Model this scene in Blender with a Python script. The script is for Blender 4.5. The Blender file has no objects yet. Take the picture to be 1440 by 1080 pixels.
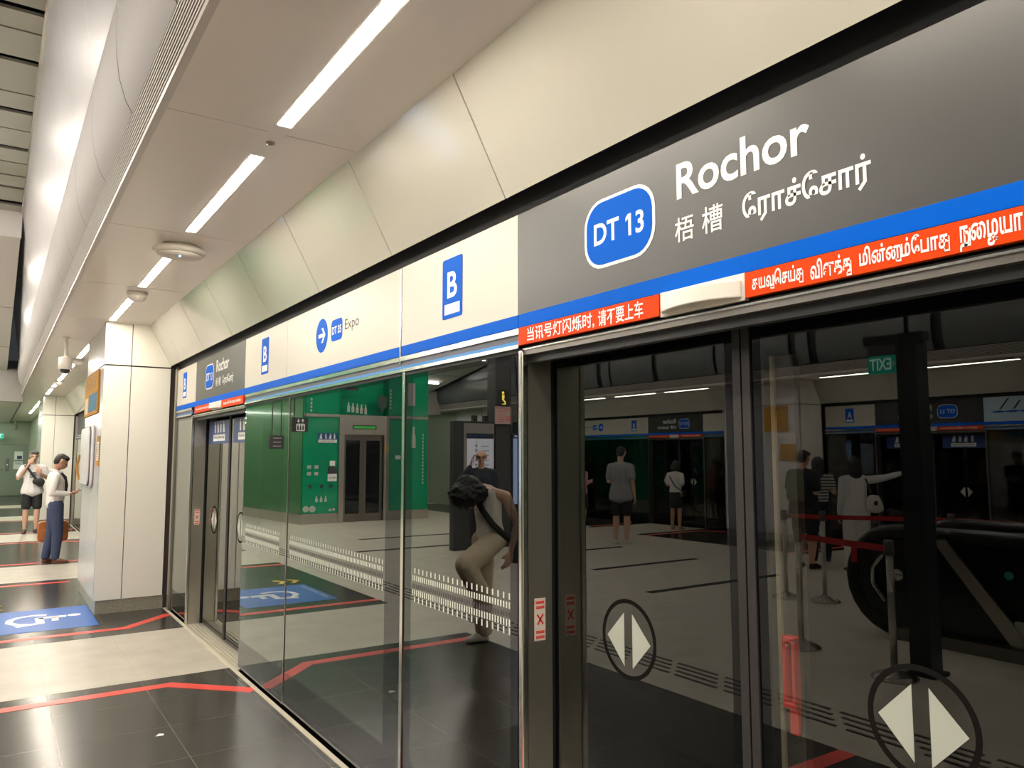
import bpy, bmesh, math, random
from mathutils import Vector, Matrix
random.seed(7)
C = bpy.context.scene.collection
SC = bpy.context.scene
PI = math.pi

# ------------------------------------------------------------------ camera, world, exposure
cam_d = bpy.data.cameras.new('camera'); cam = bpy.data.objects.new('camera', cam_d); C.objects.link(cam)
SC.camera = cam
yaw, pitch, roll = math.radians(33.9545), math.radians(5.3036), math.radians(-0.056)
fw = Vector((math.sin(yaw)*math.cos(pitch), math.cos(yaw)*math.cos(pitch), math.sin(pitch)))
r0 = Vector((math.cos(yaw), -math.sin(yaw), 0)); u0 = r0.cross(fw)
rr = math.cos(roll)*r0 + math.sin(roll)*u0; uu = -math.sin(roll)*r0 + math.cos(roll)*u0
cam.matrix_world = Matrix(((rr.x, uu.x, -fw.x, -1.647), (rr.y, uu.y, -fw.y, 0.0), (rr.z, uu.z, -fw.z, 1.65), (0, 0, 0, 1)))
cam_d.sensor_width = 36; cam_d.lens = 1080.5/1440*36; cam_d.clip_start = 0.05; cam_d.clip_end = 200

W = bpy.data.worlds.new('world'); SC.world = W; W.use_nodes = True
W.node_tree.nodes['Background'].inputs[0].default_value = (0.9, 0.95, 1, 1)
W.node_tree.nodes['Background'].inputs[1].default_value = 0.02
SC.view_settings.view_transform = 'Standard'; SC.view_settings.look = 'None'
SC.view_settings.gamma = 1; SC.view_settings.use_curve_mapping = False
SC.view_settings.exposure = 0.90
LAMP = 46.0            # radiance of the ceiling strip lamps
SC.cycles.max_bounces = 10; SC.cycles.diffuse_bounces = 5; SC.cycles.glossy_bounces = 5
SC.cycles.transparent_max_bounces = 12; SC.cycles.use_denoising = True
SC.cycles.sample_clamp_indirect = 3.0; SC.cycles.caustics_reflective = False; SC.cycles.caustics_refractive = False

# ------------------------------------------------------------------ materials
MATS = {}
def mat(name, col, rough=0.5, metal=0.0, ior=1.5, emis=None, es=1.0, bump=0.0, vary=0.0, scale=30.0, coat=0.0, spec=0.5):
    if name in MATS: return MATS[name]
    m = bpy.data.materials.new(name); m.use_nodes = True; nt = m.node_tree; b = nt.nodes['Principled BSDF']
    b.inputs['Base Color'].default_value = (*col, 1); b.inputs['Roughness'].default_value = rough
    b.inputs['Metallic'].default_value = metal; b.inputs['IOR'].default_value = ior; b.inputs['Specular IOR Level'].default_value = spec
    if coat: b.inputs['Coat Weight'].default_value = coat; b.inputs['Coat Roughness'].default_value = 0.06
    if emis: b.inputs['Emission Color'].default_value = (*emis, 1); b.inputs['Emission Strength'].default_value = es
    if vary or bump:
        tc = nt.nodes.new('ShaderNodeTexCoord'); n = nt.nodes.new('ShaderNodeTexNoise')
        n.inputs['Scale'].default_value = scale; n.inputs['Detail'].default_value = 6
        nt.links.new(tc.outputs['Object'], n.inputs['Vector'])
        if vary:
            mx = nt.nodes.new('ShaderNodeMix'); mx.data_type = 'RGBA'
            mx.inputs[6].default_value = (*[c*(1-vary) for c in col], 1); mx.inputs[7].default_value = (*[min(1, c*(1+vary)) for c in col], 1)
            nt.links.new(n.outputs['Fac'], mx.inputs[0]); nt.links.new(mx.outputs[2], b.inputs['Base Color'])
        if bump:
            bp = nt.nodes.new('ShaderNodeBump'); bp.inputs['Strength'].default_value = bump
            nt.links.new(n.outputs['Fac'], bp.inputs['Height']); nt.links.new(bp.outputs['Normal'], b.inputs['Normal'])
    MATS[name] = m; return m

def granite(name, ca, cb, rough, joint, ior=1.5):
    m = bpy.data.materials.new(name); m.use_nodes = True; nt = m.node_tree; b = nt.nodes['Principled BSDF']
    tc = nt.nodes.new('ShaderNodeTexCoord')
    n1 = nt.nodes.new('ShaderNodeTexNoise'); n1.inputs['Scale'].default_value = 90; n1.inputs['Detail'].default_value = 5
    n2 = nt.nodes.new('ShaderNodeTexNoise'); n2.inputs['Scale'].default_value = 3.5; n2.inputs['Detail'].default_value = 4
    nt.links.new(tc.outputs['Object'], n1.inputs['Vector']); nt.links.new(tc.outputs['Object'], n2.inputs['Vector'])
    ad = nt.nodes.new('ShaderNodeMath'); ad.operation = 'MULTIPLY_ADD'; ad.inputs[1].default_value = 0.5
    nt.links.new(n1.outputs['Fac'], ad.inputs[0]); 
    m2 = nt.nodes.new('ShaderNodeMath'); m2.operation = 'MULTIPLY'; m2.inputs[1].default_value = 0.5
    nt.links.new(n2.outputs['Fac'], m2.inputs[0]); nt.links.new(m2.outputs[0], ad.inputs[2])
    rp = nt.nodes.new('ShaderNodeValToRGB'); rp.color_ramp.elements[0].position = 0.38; rp.color_ramp.elements[1].position = 0.62
    rp.color_ramp.elements[0].color = (*ca, 1); rp.color_ramp.elements[1].color = (*cb, 1)
    nt.links.new(ad.outputs[0], rp.inputs[0])
    mp = nt.nodes.new('ShaderNodeMapping'); mp.inputs['Location'].default_value = (0.066, -5.225, 0)
    nt.links.new(tc.outputs['Object'], mp.inputs['Vector'])
    br = nt.nodes.new('ShaderNodeTexBrick'); br.offset = 0.0; br.inputs['Scale'].default_value = 1.0
    br.inputs['Mortar Size'].default_value = 0.0022; br.inputs['Brick Width'].default_value = 0.594; br.inputs['Row Height'].default_value = 0.587
    br.inputs['Mortar Smooth'].default_value = 0.2
    nt.links.new(mp.outputs['Vector'], br.inputs['Vector'])
    mx = nt.nodes.new('ShaderNodeMix'); mx.data_type = 'RGBA'; mx.inputs[7].default_value = (*joint, 1)
    nt.links.new(br.outputs['Fac'], mx.inputs[0]); nt.links.new(rp.outputs[0], mx.inputs[6]); nt.links.new(mx.outputs[2], b.inputs['Base Color'])
    b.inputs['Roughness'].default_value = rough; b.inputs['IOR'].default_value = ior
    MATS[name] = m; return m

def glass_mat(name, tint, ior=1.75):
    m = bpy.data.materials.new(name); m.use_nodes = True; nt = m.node_tree; nt.nodes.clear()
    out = nt.nodes.new('ShaderNodeOutputMaterial'); tr = nt.nodes.new('ShaderNodeBsdfTransparent'); gl = nt.nodes.new('ShaderNodeBsdfGlossy')
    tr.inputs[0].default_value = (*tint, 1); gl.inputs['Roughness'].default_value = 0.0; gl.inputs[0].default_value = (0.97, 1.0, 0.97, 1)
    fr = nt.nodes.new('ShaderNodeFresnel'); fr.inputs[0].default_value = ior
    ge = nt.nodes.new('ShaderNodeNewGeometry')
    a = nt.nodes.new('ShaderNodeMath'); a.operation = 'MULTIPLY'; a.inputs[1].default_value = 2.0     # two faces of the sheet: 2R/(1+R)
    d = nt.nodes.new('ShaderNodeMath'); d.operation = 'ADD'; d.inputs[1].default_value = 1.0
    q = nt.nodes.new('ShaderNodeMath'); q.operation = 'DIVIDE'
    i = nt.nodes.new('ShaderNodeMath'); i.operation = 'SUBTRACT'; i.inputs[0].default_value = 1.0
    k = nt.nodes.new('ShaderNodeMath'); k.operation = 'MULTIPLY'
    nt.links.new(fr.outputs[0], a.inputs[0]); nt.links.new(fr.outputs[0], d.inputs[0]); nt.links.new(a.outputs[0], q.inputs[0]); nt.links.new(d.outputs[0], q.inputs[1])
    nt.links.new(ge.outputs['Backfacing'], i.inputs[1]); nt.links.new(q.outputs[0], k.inputs[0]); nt.links.new(i.outputs[0], k.inputs[1])
    mx = nt.nodes.new('ShaderNodeMixShader'); nt.links.new(k.outputs[0], mx.inputs[0]); nt.links.new(tr.outputs[0], mx.inputs[1]); nt.links.new(gl.outputs[0], mx.inputs[2])
    nt.links.new(mx.outputs[0], out.inputs[0]); MATS[name] = m; return m

GL = glass_mat('screen_glass', (0.28, 0.30, 0.30), 1.75)
GLD = glass_mat('door_glass', (0.74, 0.76, 0.75), 1.5)
FRIT = mat('black_frit', (0.004, 0.005, 0.006), 0.0, ior=1.6)
FRITD = mat('black_frit_door', (0.004, 0.005, 0.006), 0.0, ior=1.33)
STEEL = mat('brushed_steel', (0.56, 0.53, 0.48), 0.28, 0.95, bump=0.02, scale=200)
STEELD = mat('dark_steel', (0.22, 0.20, 0.18), 0.3, 0.9)
CHROME = mat('bright_steel', (0.75, 0.73, 0.68), 0.18, 1.0)
PANEL = mat('cream_enamel', (0.88, 0.865, 0.77), 0.16, coat=0.3)
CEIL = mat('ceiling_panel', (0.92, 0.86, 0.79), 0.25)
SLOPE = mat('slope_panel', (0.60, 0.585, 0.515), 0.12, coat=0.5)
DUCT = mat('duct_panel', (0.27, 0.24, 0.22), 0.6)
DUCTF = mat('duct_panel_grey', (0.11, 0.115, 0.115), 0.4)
SILV = mat('silver_panel', (0.42, 0.40, 0.405), 0.33, 0.3)
SLAT = mat('slat_panel', (0.42, 0.42, 0.36), 0.4)
BLACK = mat('matt_black', (0.008, 0.008, 0.009), 0.6)
GAP = mat('gap_black', (0.012, 0.013, 0.014), 0.5)
RUB = mat('grey_rubber', (0.026, 0.023, 0.023), 0.6, spec=.3)
WHITES = mat('sign_white', (0.56, 0.53, 0.46), 0.35)
WHITE = mat('plain_white', (0.82, 0.82, 0.80), 0.4)
BLUE = mat('sign_blue', (0.0, 0.105, 0.58), 0.5, spec=0.05)
BLUED = mat('header_blue', (0.005, 0.2, 0.55), 0.3)
SLATEB = mat('header_slate', (0.05, 0.055, 0.085), 0.35)
CHARC = mat('sign_charcoal', (0.014, 0.013, 0.011), 0.38, ior=1.7)
RED = mat('sign_red', (0.72, 0.055, 0.003), 0.5, spec=0.1)
TAPE = mat('red_tape', (0.78, 0.07, 0.055), 0.3)
NAVY = mat('sticker_navy', (0.02, 0.055, 0.19), 0.35)
INK = mat('ink_black', (0.02, 0.02, 0.02), 0.5)
GOLD = mat('notice_gold', (0.40, 0.19, 0.025), 0.6, spec=0.1)
FLOORL = granite('granite_light', (0.43, 0.395, 0.33), (0.55, 0.51, 0.435), 0.33, (0.40, 0.37, 0.30))
FLOORD = granite('granite_dark', (0.027, 0.0255, 0.022), (0.046, 0.043, 0.037), 0.2, (0.15, 0.14, 0.12), 1.36)
GRAN = mat('plinth_granite', (0.30, 0.28, 0.22), 0.3, vary=0.5, scale=60)
BLUEF = mat('floor_blue', (0.02, 0.12, 0.45), 0.35, spec=.3)
LIGHT = mat('lamp_diffuser', (0.9, 0.9, 0.9), 0.5, emis=(1.0, 0.905, 0.76), es=LAMP)
PLAST = mat('white_plastic', (0.78, 0.74, 0.67), 0.35)
GREEN = mat('green_wall', (0.006, 0.25, 0.12), 0.14, coat=0.4)
GREENL = mat('green_wall_pale', (0.045, 0.21, 0.08), 0.2, coat=0.3)
WALLG = mat('end_wall', (0.36, 0.40, 0.31), 0.3)
DOORG = mat('end_door', (0.24, 0.27, 0.22), 0.35)
DGREY = mat('dark_grey', (0.035, 0.038, 0.042), 0.35)
TUNNEL = mat('tunnel_concrete', (0.003, 0.003, 0.0035), 0.9, spec=0.0)
TINTG = mat('lift_glass', (0.008, 0.010, 0.011), 0.03)
GREYP = mat('grey_print', (0.42, 0.44, 0.40), 0.5)

# ------------------------------------------------------------------ mesh helpers
class MB:
    def __init__(s): s.v = []; s.f = []; s.m = []; s.sm = []
    def add(s, vs, fs, mi=0, smooth=False):
        o = len(s.v); s.v += [tuple(v) for v in vs]
        for f in fs: s.f.append([o+i for i in f]); s.m.append(mi); s.sm.append(smooth)
        return s
    def box(s, x0, x1, y0, y1, z0, z1, mi=0):
        x0, x1 = min(x0, x1), max(x0, x1); y0, y1 = min(y0, y1), max(y0, y1); z0, z1 = min(z0, z1), max(z0, z1)
        vs = [(x, y, z) for x in (x0, x1) for y in (y0, y1) for z in (z0, z1)]
        return s.add(vs, [(0, 1, 3, 2), (4, 6, 7, 5), (0, 4, 5, 1), (2, 3, 7, 6), (0, 2, 6, 4), (1, 5, 7, 3)], mi)
    def prism(s, poly, e, mi=0, smooth=False):
        """poly: list of 3D points (planar), e: extrusion vector"""
        e = Vector(e); n = len(poly); p = [Vector(q) for q in poly]
        nn = Vector((0, 0, 0))
        for i in range(n): nn += p[i].cross(p[(i+1) % n])
        if nn.dot(e) > 0: p = p[::-1]
        vs = p + [q+e for q in p]
        fs = [list(range(n)), list(range(2*n-1, n-1, -1))] + [(i, i+n, (i+1) % n+n, (i+1) % n) for i in range(n)]
        return s.add(vs, fs, mi, smooth)
    def tube(s, pts, r, n=10, mi=0, cap=True):
        pts = [Vector(p) for p in pts]; rs = r if isinstance(r, (list, tuple)) else [r]*len(pts); vs = []; fs = []
        up = None
        for i, p in enumerate(pts):
            d = (pts[min(i+1, len(pts)-1)]-pts[max(i-1, 0)]).normalized()
            if up is None:
                up = Vector((0, 0, 1)) if abs(d.z) < 0.9 else Vector((1, 0, 0))
            a = d.cross(up).normalized(); b = a.cross(d).normalized(); up = b
            for k in range(n):
                t = 2*PI*k/n; vs.append(p+rs[i]*(math.cos(t)*a+math.sin(t)*b))
        for i in range(len(pts)-1):
            for k in range(n): fs.append((i*n+k, i*n+(k+1) % n, (i+1)*n+(k+1) % n, (i+1)*n+k))
        s.add(vs, fs, mi, True)
        if cap:
            s.add(vs[:n], [list(range(n))[::-1]], mi); s.add(vs[-n:], [list(range(n))], mi)
        return s
    def lathe(s, prof, c=(0, 0, 0), axis='z', n=28, mi=0, sx=1.0, sy=1.0):
        vs = []; fs = []
        for r, h in prof:
            for k in range(n):
                t = 2*PI*k/n; a, b = r*sx*math.cos(t), r*sy*math.sin(t)
                q = (a, b, h) if axis == 'z' else ((h, a, b) if axis == 'x' else (b, h, a))
                vs.append((c[0]+q[0], c[1]+q[1], c[2]+q[2]))
        m = len(prof)
        for i in range(m-1):
            for k in range(n): fs.append((i*n+k, i*n+(k+1) % n, (i+1)*n+(k+1) % n, (i+1)*n+k))
        fs.append(list(range(n))[::-1]); fs.append([(m-1)*n+k for k in range(n)])
        return s.add(vs, fs, mi, True)
    def sphere(s, c, r, mi=0, n=16, h=10):
        rx, ry, rz = r if isinstance(r, (tuple, list)) else (r, r, r)
        prof = [(math.sin(PI*i/h), -math.cos(PI*i/h)) for i in range(h+1)]
        vs = []; fs = []
        for a, z in prof:
            for k in range(n):
                t = 2*PI*k/n; vs.append((c[0]+rx*a*math.cos(t), c[1]+ry*a*math.sin(t), c[2]+rz*z))
        for i in range(h):
            for k in range(n): fs.append((i*n+k, i*n+(k+1) % n, (i+1)*n+(k+1) % n, (i+1)*n+k))
        return s.add(vs, fs, mi, True)

def wloc(o):
    l = Vector((0, 0, 0))
    while o: l += Vector(o.location); o = o.parent
    return l
def obj(name, mb, mats, parent=None, label=None, bevel=0.0, origin=None):
    me = bpy.data.meshes.new(name)
    if parent is None and origin is None:
        xs = list(zip(*mb.v)); origin = ((min(xs[0])+max(xs[0]))/2, (min(xs[1])+max(xs[1]))/2, min(xs[2]))
    off = wloc(parent) if parent else Vector(origin)
    me.from_pydata([(v[0]-off.x, v[1]-off.y, v[2]-off.z) for v in mb.v], [], mb.f)
    for m in (mats if isinstance(mats, (list, tuple)) else [mats]): me.materials.append(m)
    me.polygons.foreach_set('material_index', mb.m); me.polygons.foreach_set('use_smooth', mb.sm)
    me.validate(); me.update()
    o = bpy.data.objects.new(name, me); C.objects.link(o)
    if parent: o.parent = parent
    else: o.location = off
    if label: o['label'] = label
    if bevel:
        b = o.modifiers.new('bevel', 'BEVEL'); b.width = bevel; b.segments = 2; b.limit_method = 'ANGLE'
    return o
def thing(name, label, cat, loc=(0, 0, 0), group=None):
    o = bpy.data.objects.new(name, None); C.objects.link(o); o.location = loc; o.empty_display_size = 0.1
    o['label'] = label; o['category'] = cat
    if group: o['group'] = group
    return o
def tag(o, label, cat, group=None, kind=None):
    o['label'] = label; o['category'] = cat
    if group: o['group'] = group
    if kind: o['kind'] = kind
    return o
def struct(name, mb, mats, **k):
    o = obj(name, mb, mats, origin=(0, 0, 0), **k); o['kind'] = 'structure'; return o
def clone(root, loc, label=None, group=None):
    r = root.copy(); C.objects.link(r); r.location = loc
    if label: r['label'] = label
    if group: r['group'] = group
    for ch in list(root.children):
        c = ch.copy(); C.objects.link(c); c.parent = r
        for g in list(ch.children):
            d = g.copy(); C.objects.link(d); d.parent = c
    return r

# ------------------------------------------------------------------ lettering
_TC = {}
def glyphs(body, bold=0.0):
    key = (body, bold)
    if key in _TC: return _TC[key]
    cu = bpy.data.curves.new('t', 'FONT'); cu.body = body; cu.size = 1; cu.offset = bold; cu.resolution_u = 4
    o = bpy.data.objects.new('t', cu); C.objects.link(o)
    dg = bpy.context.evaluated_depsgraph_get(); me = bpy.data.meshes.new_from_object(o.evaluated_get(dg))
    vs = [tuple(v.co) for v in me.vertices]; fs = [list(p.vertices) for p in me.polygons]
    bpy.data.objects.remove(o); bpy.data.curves.remove(cu); bpy.data.meshes.remove(me)
    _TC[key] = (vs, fs); return _TC[key]
def tamil(body, bold=0.02):
    """letters in reading order; '*' after a letter draws its joined u-stroke under it"""
    key = ('ta', body, bold)
    if key in _TC: return _TC[key]
    clean = body.replace('*', ''); vs, fs = glyphs(clean, bold); vs = list(vs); fs = list(fs)
    def rect(x0, x1, y0, y1):
        o = len(vs); vs.extend([(x0, y0, 0), (x1, y0, 0), (x1, y1, 0), (x0, y1, 0)]); fs.append([o, o+1, o+2, o+3])
    pre = ''
    for ch in body:
        if ch == '*':
            xr = max(v[0] for v in glyphs(pre, bold)[0]); t = 0.085
            rect(xr-0.03, xr+t-0.03, -0.19, 0.46); rect(xr-0.42, xr-0.03, -0.19, -0.19+t); rect(xr-0.42, xr-0.42+t, -0.19, -0.03)
        else: pre += ch
    _TC[key] = (vs, fs); return _TC[key]

class Face:
    """vertical plane x = X seen from the platform; n = direction of its outward normal along x"""
    def __init__(s, X, n): s.X = X; s.n = n
    def pt(s, y, z, d=0.0): return (s.X+s.n*d, y, z)
    def box(s, mb, y0, y1, z0, z1, d0, d1, mi=0): return mb.box(s.X+s.n*d0, s.X+s.n*d1, y0, y1, z0, z1, mi)
    def poly(s, mb, pts, d0, d1, mi=0, smooth=False):
        return mb.prism([s.pt(y, z, d0) for y, z in pts], (s.n*(d1-d0), 0, 0), mi, smooth)
    def text(s, mb, g, ya, yb, z0, z1, d, mi=0):
        """ya = y of the reading-left end, yb = y of the reading-right end"""
        vs, fs = g
        xs = [v[0] for v in vs]; ys = [v[1] for v in vs]; a, b = min(xs), max(xs); c, e = min(ys), max(ys)
        P = [s.pt(ya+(v[0]-a)/(b-a)*(yb-ya), z0+(v[1]-c)/(e-c)*(z1-z0), d) for v in vs]
        flip = True if (yb-ya)*s.n > 0 else False
        mb.add(P, fs if flip else [f[::-1] for f in fs], mi)
    def rbox(s, mb, y0, y1, z0, z1, r, d0, d1, mi=0, n=6):
        y0, y1 = min(y0, y1), max(y0, y1); pts = []
        for cy, cz, a0 in ((y1-r, z1-r, 0), (y0+r, z1-r, PI/2), (y0+r, z0+r, PI), (y1-r, z0+r, 1.5*PI)):
            for k in range(n+1): t = a0+k*PI/2/n; pts.append((cy+r*math.cos(t), cz+r*math.sin(t)))
        s.poly(mb, pts, d0, d1, mi)
    def disc(s, mb, yc, zc, ry, rz, d0, d1, mi=0, n=28):
        s.poly(mb, [(yc+ry*math.cos(2*PI*k/n), zc+rz*math.sin(2*PI*k/n)) for k in range(n)], d0, d1, mi)
    def ring(s, mb, yc, zc, r0, r1, d, mi=0, n=40):
        vs = []
        for k in range(n):
            t = 2*PI*k/n
            vs += [s.pt(yc+r0*math.cos(t), zc+r0*math.sin(t), d), s.pt(yc+r1*math.cos(t), zc+r1*math.sin(t), d)]
        fs = [(2*k, 2*k+1, (2*k+3) % (2*n), (2*k+2) % (2*n)) for k in range(n)]
        mb.add(vs, fs if s.n > 0 else [f[::-1] for f in fs], mi)
XO = -11.45
NEAR = Face(0.0, -1); OPP = Face(XO, 1)
def rd(face, y, dy): return y + (-dy if face is NEAR or face.n < 0 else dy)      # move dy to the reading right

# ------------------------------------------------------------------ floor
DARK = [(-3.3, 0.66), (2.4, 6.36), (8.08, 12.1), (13.83, 17.75), (19.5, 23.5), (25.2, 29.2), (30.9, 38)]
DARK = [(-3.3, 0.66)] + DARK[1:]
Y0, Y1 = -8.0, 38.0
mb = MB()
ys = [Y0] + [y for d in DARK for y in d]; ys = sorted(set(ys + [Y1]))
for a, b in zip(ys[:-1], ys[1:]):
    dk = any(a >= d[0]-1e-6 and b <= d[1]+1e-6 for d in DARK)
    for x0, x1, m in ((-2.1, 0.0, 1 if dk else 0), (XO+2.1, -2.1, 0), (XO, XO+2.1, 1 if dk else 0)):
        mb.add([(x0, a, 0), (x1, a, 0), (x1, b, 0), (x0, b, 0)], [(0, 1, 2, 3)], m)
struct('floor', mb, [FLOORL, FLOORD])
mb = MB(); mb.box(XO-0.3, 0.2, Y0, Y1, -0.4, -0.002)
struct('floor_slab', mb, [TUNNEL])
# tunnels
for nm, s, xa in (('wall_tunnel_near', 1, 0.2), ('wall_tunnel_far', -1, XO-0.2)):
    mb = MB(); x2 = xa+s*4.2
    mb.box(x2, x2+s*0.2, Y0, Y1, -1.4, 5.6); mb.box(xa, x2, Y0, Y1, -1.5, -1.4); mb.box(xa, x2, Y0, Y1, 4.4, 4.6)
    mb.box(xa-s*0.02, x2, Y0-.2, Y0, -1.4, 5.6); mb.box(xa-s*0.02, x2, Y1, Y1+.2, -1.4, 5.6)
    struct(nm, mb, [TUNNEL])

# floor strips of the threshold
mb = MB()
mb.box(-0.028, 0.0, Y0, 9.2, 0, 0.006); mb.box(-0.028, 0.0, 11.1, 21.5, 0, 0.006)
struct('trim_sill', mb, [mat('sill_pale', (0.62, 0.56, 0.44), 0.35)])
for i, (a, b) in enumerate(((0.56, 2.37), (6.25, 8.17))):
    mb = MB(); mb.box(0.0, 0.17, a, b, -0.01, 0.003)
    for x in (0.03, 0.062, 0.094): mb.box(x, x+0.008, a, b, 0.003, 0.009)
    tag(obj('door_threshold', mb, [mat('threshold_alloy', (0.58, 0.54, 0.44), 0.3, 0.4)]),
        ['ribbed metal threshold under the large nearby glass doors', 'ribbed metal threshold under the glass doors beside the pillar'][i], 'threshold')

# red queue lines (tape on the floor)
def ribbon(mb, pts, w, z=0.0015, mi=0, th=0.0015):
    n = len(pts); L = []; R = []
    for i in range(n):
        p = Vector(pts[i]); d1 = (Vector(pts[i])-Vector(pts[i-1])).normalized() if i else None
        d2 = (Vector(pts[i+1])-Vector(pts[i])).normalized() if i < n-1 else None
        d = ((d1 or d2)+(d2 or d1)).normalized(); nn = Vector((-d.y, d.x)); c = nn.dot(Vector((-(d1 or d2).y, (d1 or d2).x)))
        L.append(p+nn*w/2/c); R.append(p-nn*w/2/c)
    for i in range(n-1):
        mb.prism([(L[i].x, L[i].y, z-th), (L[i+1].x, L[i+1].y, z-th), (R[i+1].x, R[i+1].y, z-th), (R[i].x, R[i].y, z-th)], (0, 0, th), mi)
def mir(p): return (XO-p[0], p[1])
QL = {6.36: 'bent red floor line in front of the nearer glass screens',
      8.08: 'bent red floor line running past the wheelchair floor sign to the pillar',
      12.1: 'red floor line crossing the dark floor just past the wheelchair sign',
      13.83: 'red floor line on dark floor under the shoes of the man in white shirt',
      17.75: 'red floor line between the man in white shirt and the man in shorts',
      19.5: 'faint red floor line by the feet of the man in black shorts'}
for a, b in DARK[1:-2]:
    for y, s in ((a, 1), (b, -1)):
        yy = y+s*0.27 if y > 2.5 else y+0.25
        yy = {6.36: 6.14, 8.08: 8.36}.get(y, yy)
        pts = [(-2.1, yy), (-0.5, yy), (-0.03, yy+s*0.47)]
        if 11 < y < 12.5 or 20 < y: pts = [(-2.1, yy), (-0.72, yy)]
        mb = MB(); ribbon(mb, pts, 0.105)
        tag(obj('queue_line', mb, TAPE), QL.get(y, 'red floor line beside the queue area near y %d' % y) if y in QL else
            ('red floor line where the dark floor starts by the nearby door' if y == 2.4 else 'far red floor line beyond the second pillar, %s' % ('closer one' if y < 24 else 'further one')), 'floor line')
# opposite side red outlines (seen in the glass)
for k, (y, s) in enumerate(((2.4, 1), (6.36, -1), (8.08, 1), (12.1, -1), (13.83, 1))):
    yy = y+s*0.25; mb = MB(); ribbon(mb, [mir(p) for p in ((-2.1, yy), (-0.5, yy), (-0.03, yy+s*0.47))], 0.105)
    tag(obj('queue_line', mb, TAPE), 'red floor line seen in the glass, ' + ['behind the escalator', 'beside the dark queue floor', 'by the opposite pillar', 'under the woman in white blouse', 'by the grey shirted man'][k], 'floor line')

# blue wheelchair floor sign
t = thing('wheelchair_floor_sign', 'blue floor sign with white wheelchair symbol beside the pillar', 'floor sign', (-1.21, 9.25, 0))
mb = MB(); mb.box(-1.74, -0.695, 8.66, 9.86, 0.0003, 0.0018); obj('sign_sheet', mb, BLUEF, t)
mb = MB(); z = 0.0032
mb.prism([(-0.857+0.062*math.cos(k*PI/12), 9.34+0.062*math.sin(k*PI/12), z-.0012) for k in range(24)], (0, 0, .0012))
ribbon(mb, [(-0.93, 9.32), (-1.17, 9.335)], 0.10, z); ribbon(mb, [(-1.03, 9.32), (-1.04, 9.12)], 0.06, z)
ribbon(mb, [(-1.17, 9.36), (-1.17, 9.06), (-1.38, 8.98)], 0.075, z)
ribbon(mb, [(-1.10, 9.48), (-1.22, 9.52), (-1.35, 9.47), (-1.42, 9.36), (-1.43, 9.22), (-1.37, 9.10), (-1.26, 9.04)], 0.065, z)
obj('wheelchair_symbol', mb, WHITE, t)
mb = MB(); F = Face(0, -1)
vs, fs = glyphs('Wheelchair space', 0.01)
xs = [v[0] for v in vs]; yl = [v[1] for v in vs]
mb.add([(-1.70+(v[1]-min(yl))*0.055/(max(yl)-min(yl)), 9.72-(v[0]-min(xs))/(max(xs)-min(xs))*0.9, z) for v in vs], [f for f in fs])
obj('lettering', mb, WHITE, t)
mb = MB()
for k in range(2):
    ribbon(mb, [(-1.50-.16*k, 10.35), (-1.60-.16*k, 10.2), (-1.50-.16*k, 10.05)], 0.06, .0025)
tag(obj('floor_arrow', mb, mat('arrow_yellow', (0.75, 0.55, 0.04), .3)), 'pair of yellow arrow marks on the dark floor beyond the wheelchair sign', 'floor arrow')
mb = MB(); mb.prism([(-0.765, 5.08, 0), (-0.74, 5.115, 0), (-0.715, 5.095, 0), (-0.725, 5.07, 0)], (0, 0, .002))
tag(obj('paper_scrap', mb, WHITE), 'tiny white paper scrap on the dark floor tiles', 'paper scrap')

# tactile guide ribs and dark inlays on the platform floor
mb = MB()
y = -6.0
while y < 17.5:
    for k in range(4):
        x = -2.42-0.085*k
        mb.box(x-0.012, x+0.012, y+0.07*k, y+0.07*k+0.40, 0, 0.005)
    y += 0.47
o = obj('tactile_guide_strip', mb, mat('tactile_dark', (0.05, 0.045, 0.04), 0.4), origin=(0, 0, 0)); o['kind'] = 'structure'
for k, (x0, x1, y) in enumerate(((-7.2, -4.7, 6.92), (-7.5, -5.35, 8.72), (-7.6, -6.2, 10.6), (-6.6, -3.6, 12.6), (-7.6, -4.4, 14.4))):
    mb = MB(); mb.box(x0, x1, y-.06, y+.06, 0.0004, 0.004)
    tag(obj('floor_inlay', mb, mat('inlay_black', (.004, .004, .005), .9)), 'long dark floor strip reflected in the glass, ' + ['closest to the door symbol', 'second from the door symbol', 'under the grey shirted man', 'behind the bent woman', 'before the lift lobby'][k], 'floor strip')

# ------------------------------------------------------------------ ceilings, both sides
NL = [(1.74, 3.24), (3.655, 5.155), (5.90, 7.095), (7.705, 9.06), (9.5, 10.95), (11.29, 12.87), (13.45, 14.9), (15.5, 16.98), (17.3, 18.66), (19.3, 20.87), (22.6, 24.7), (25.4, 27.5), (28.2, 30.66), (0.0, 1.45), (-1.75, -.3), (-3.5, -2.05), (-5.5, -4.0)]
OL = [(5.25, 6.62), (7.24, 8.60), (11.35, 12.6), (12.95, 14.3), (14.75, 16.0), (16.5, 18.0), (9.3, 10.6), (3.2, 4.6), (1.2, 2.6), (-1, .5), (-3, -1.6)]
def side(f):
    """f maps near-side x to the wanted side"""
    return (lambda x: x) if f == 'near' else (lambda x: XO-x)
SLOTS = [(14.25, .16), (13.85, .07), (12.35, .15), (10.62, .07), (9.8, .07), (8.78, .15), (8.36, .17), (6.62, .08), (6.15, .17), (4.7, .16), (4.2, .08), (2.3, .16), (16.2, .16), (17.4, .08)]
prof = [(-1.170, 3.30), (-1.202, 3.36), (-1.232, 3.46), (-1.250, 3.58), (-1.256, 3.74), (-1.25, 3.90)]
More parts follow.
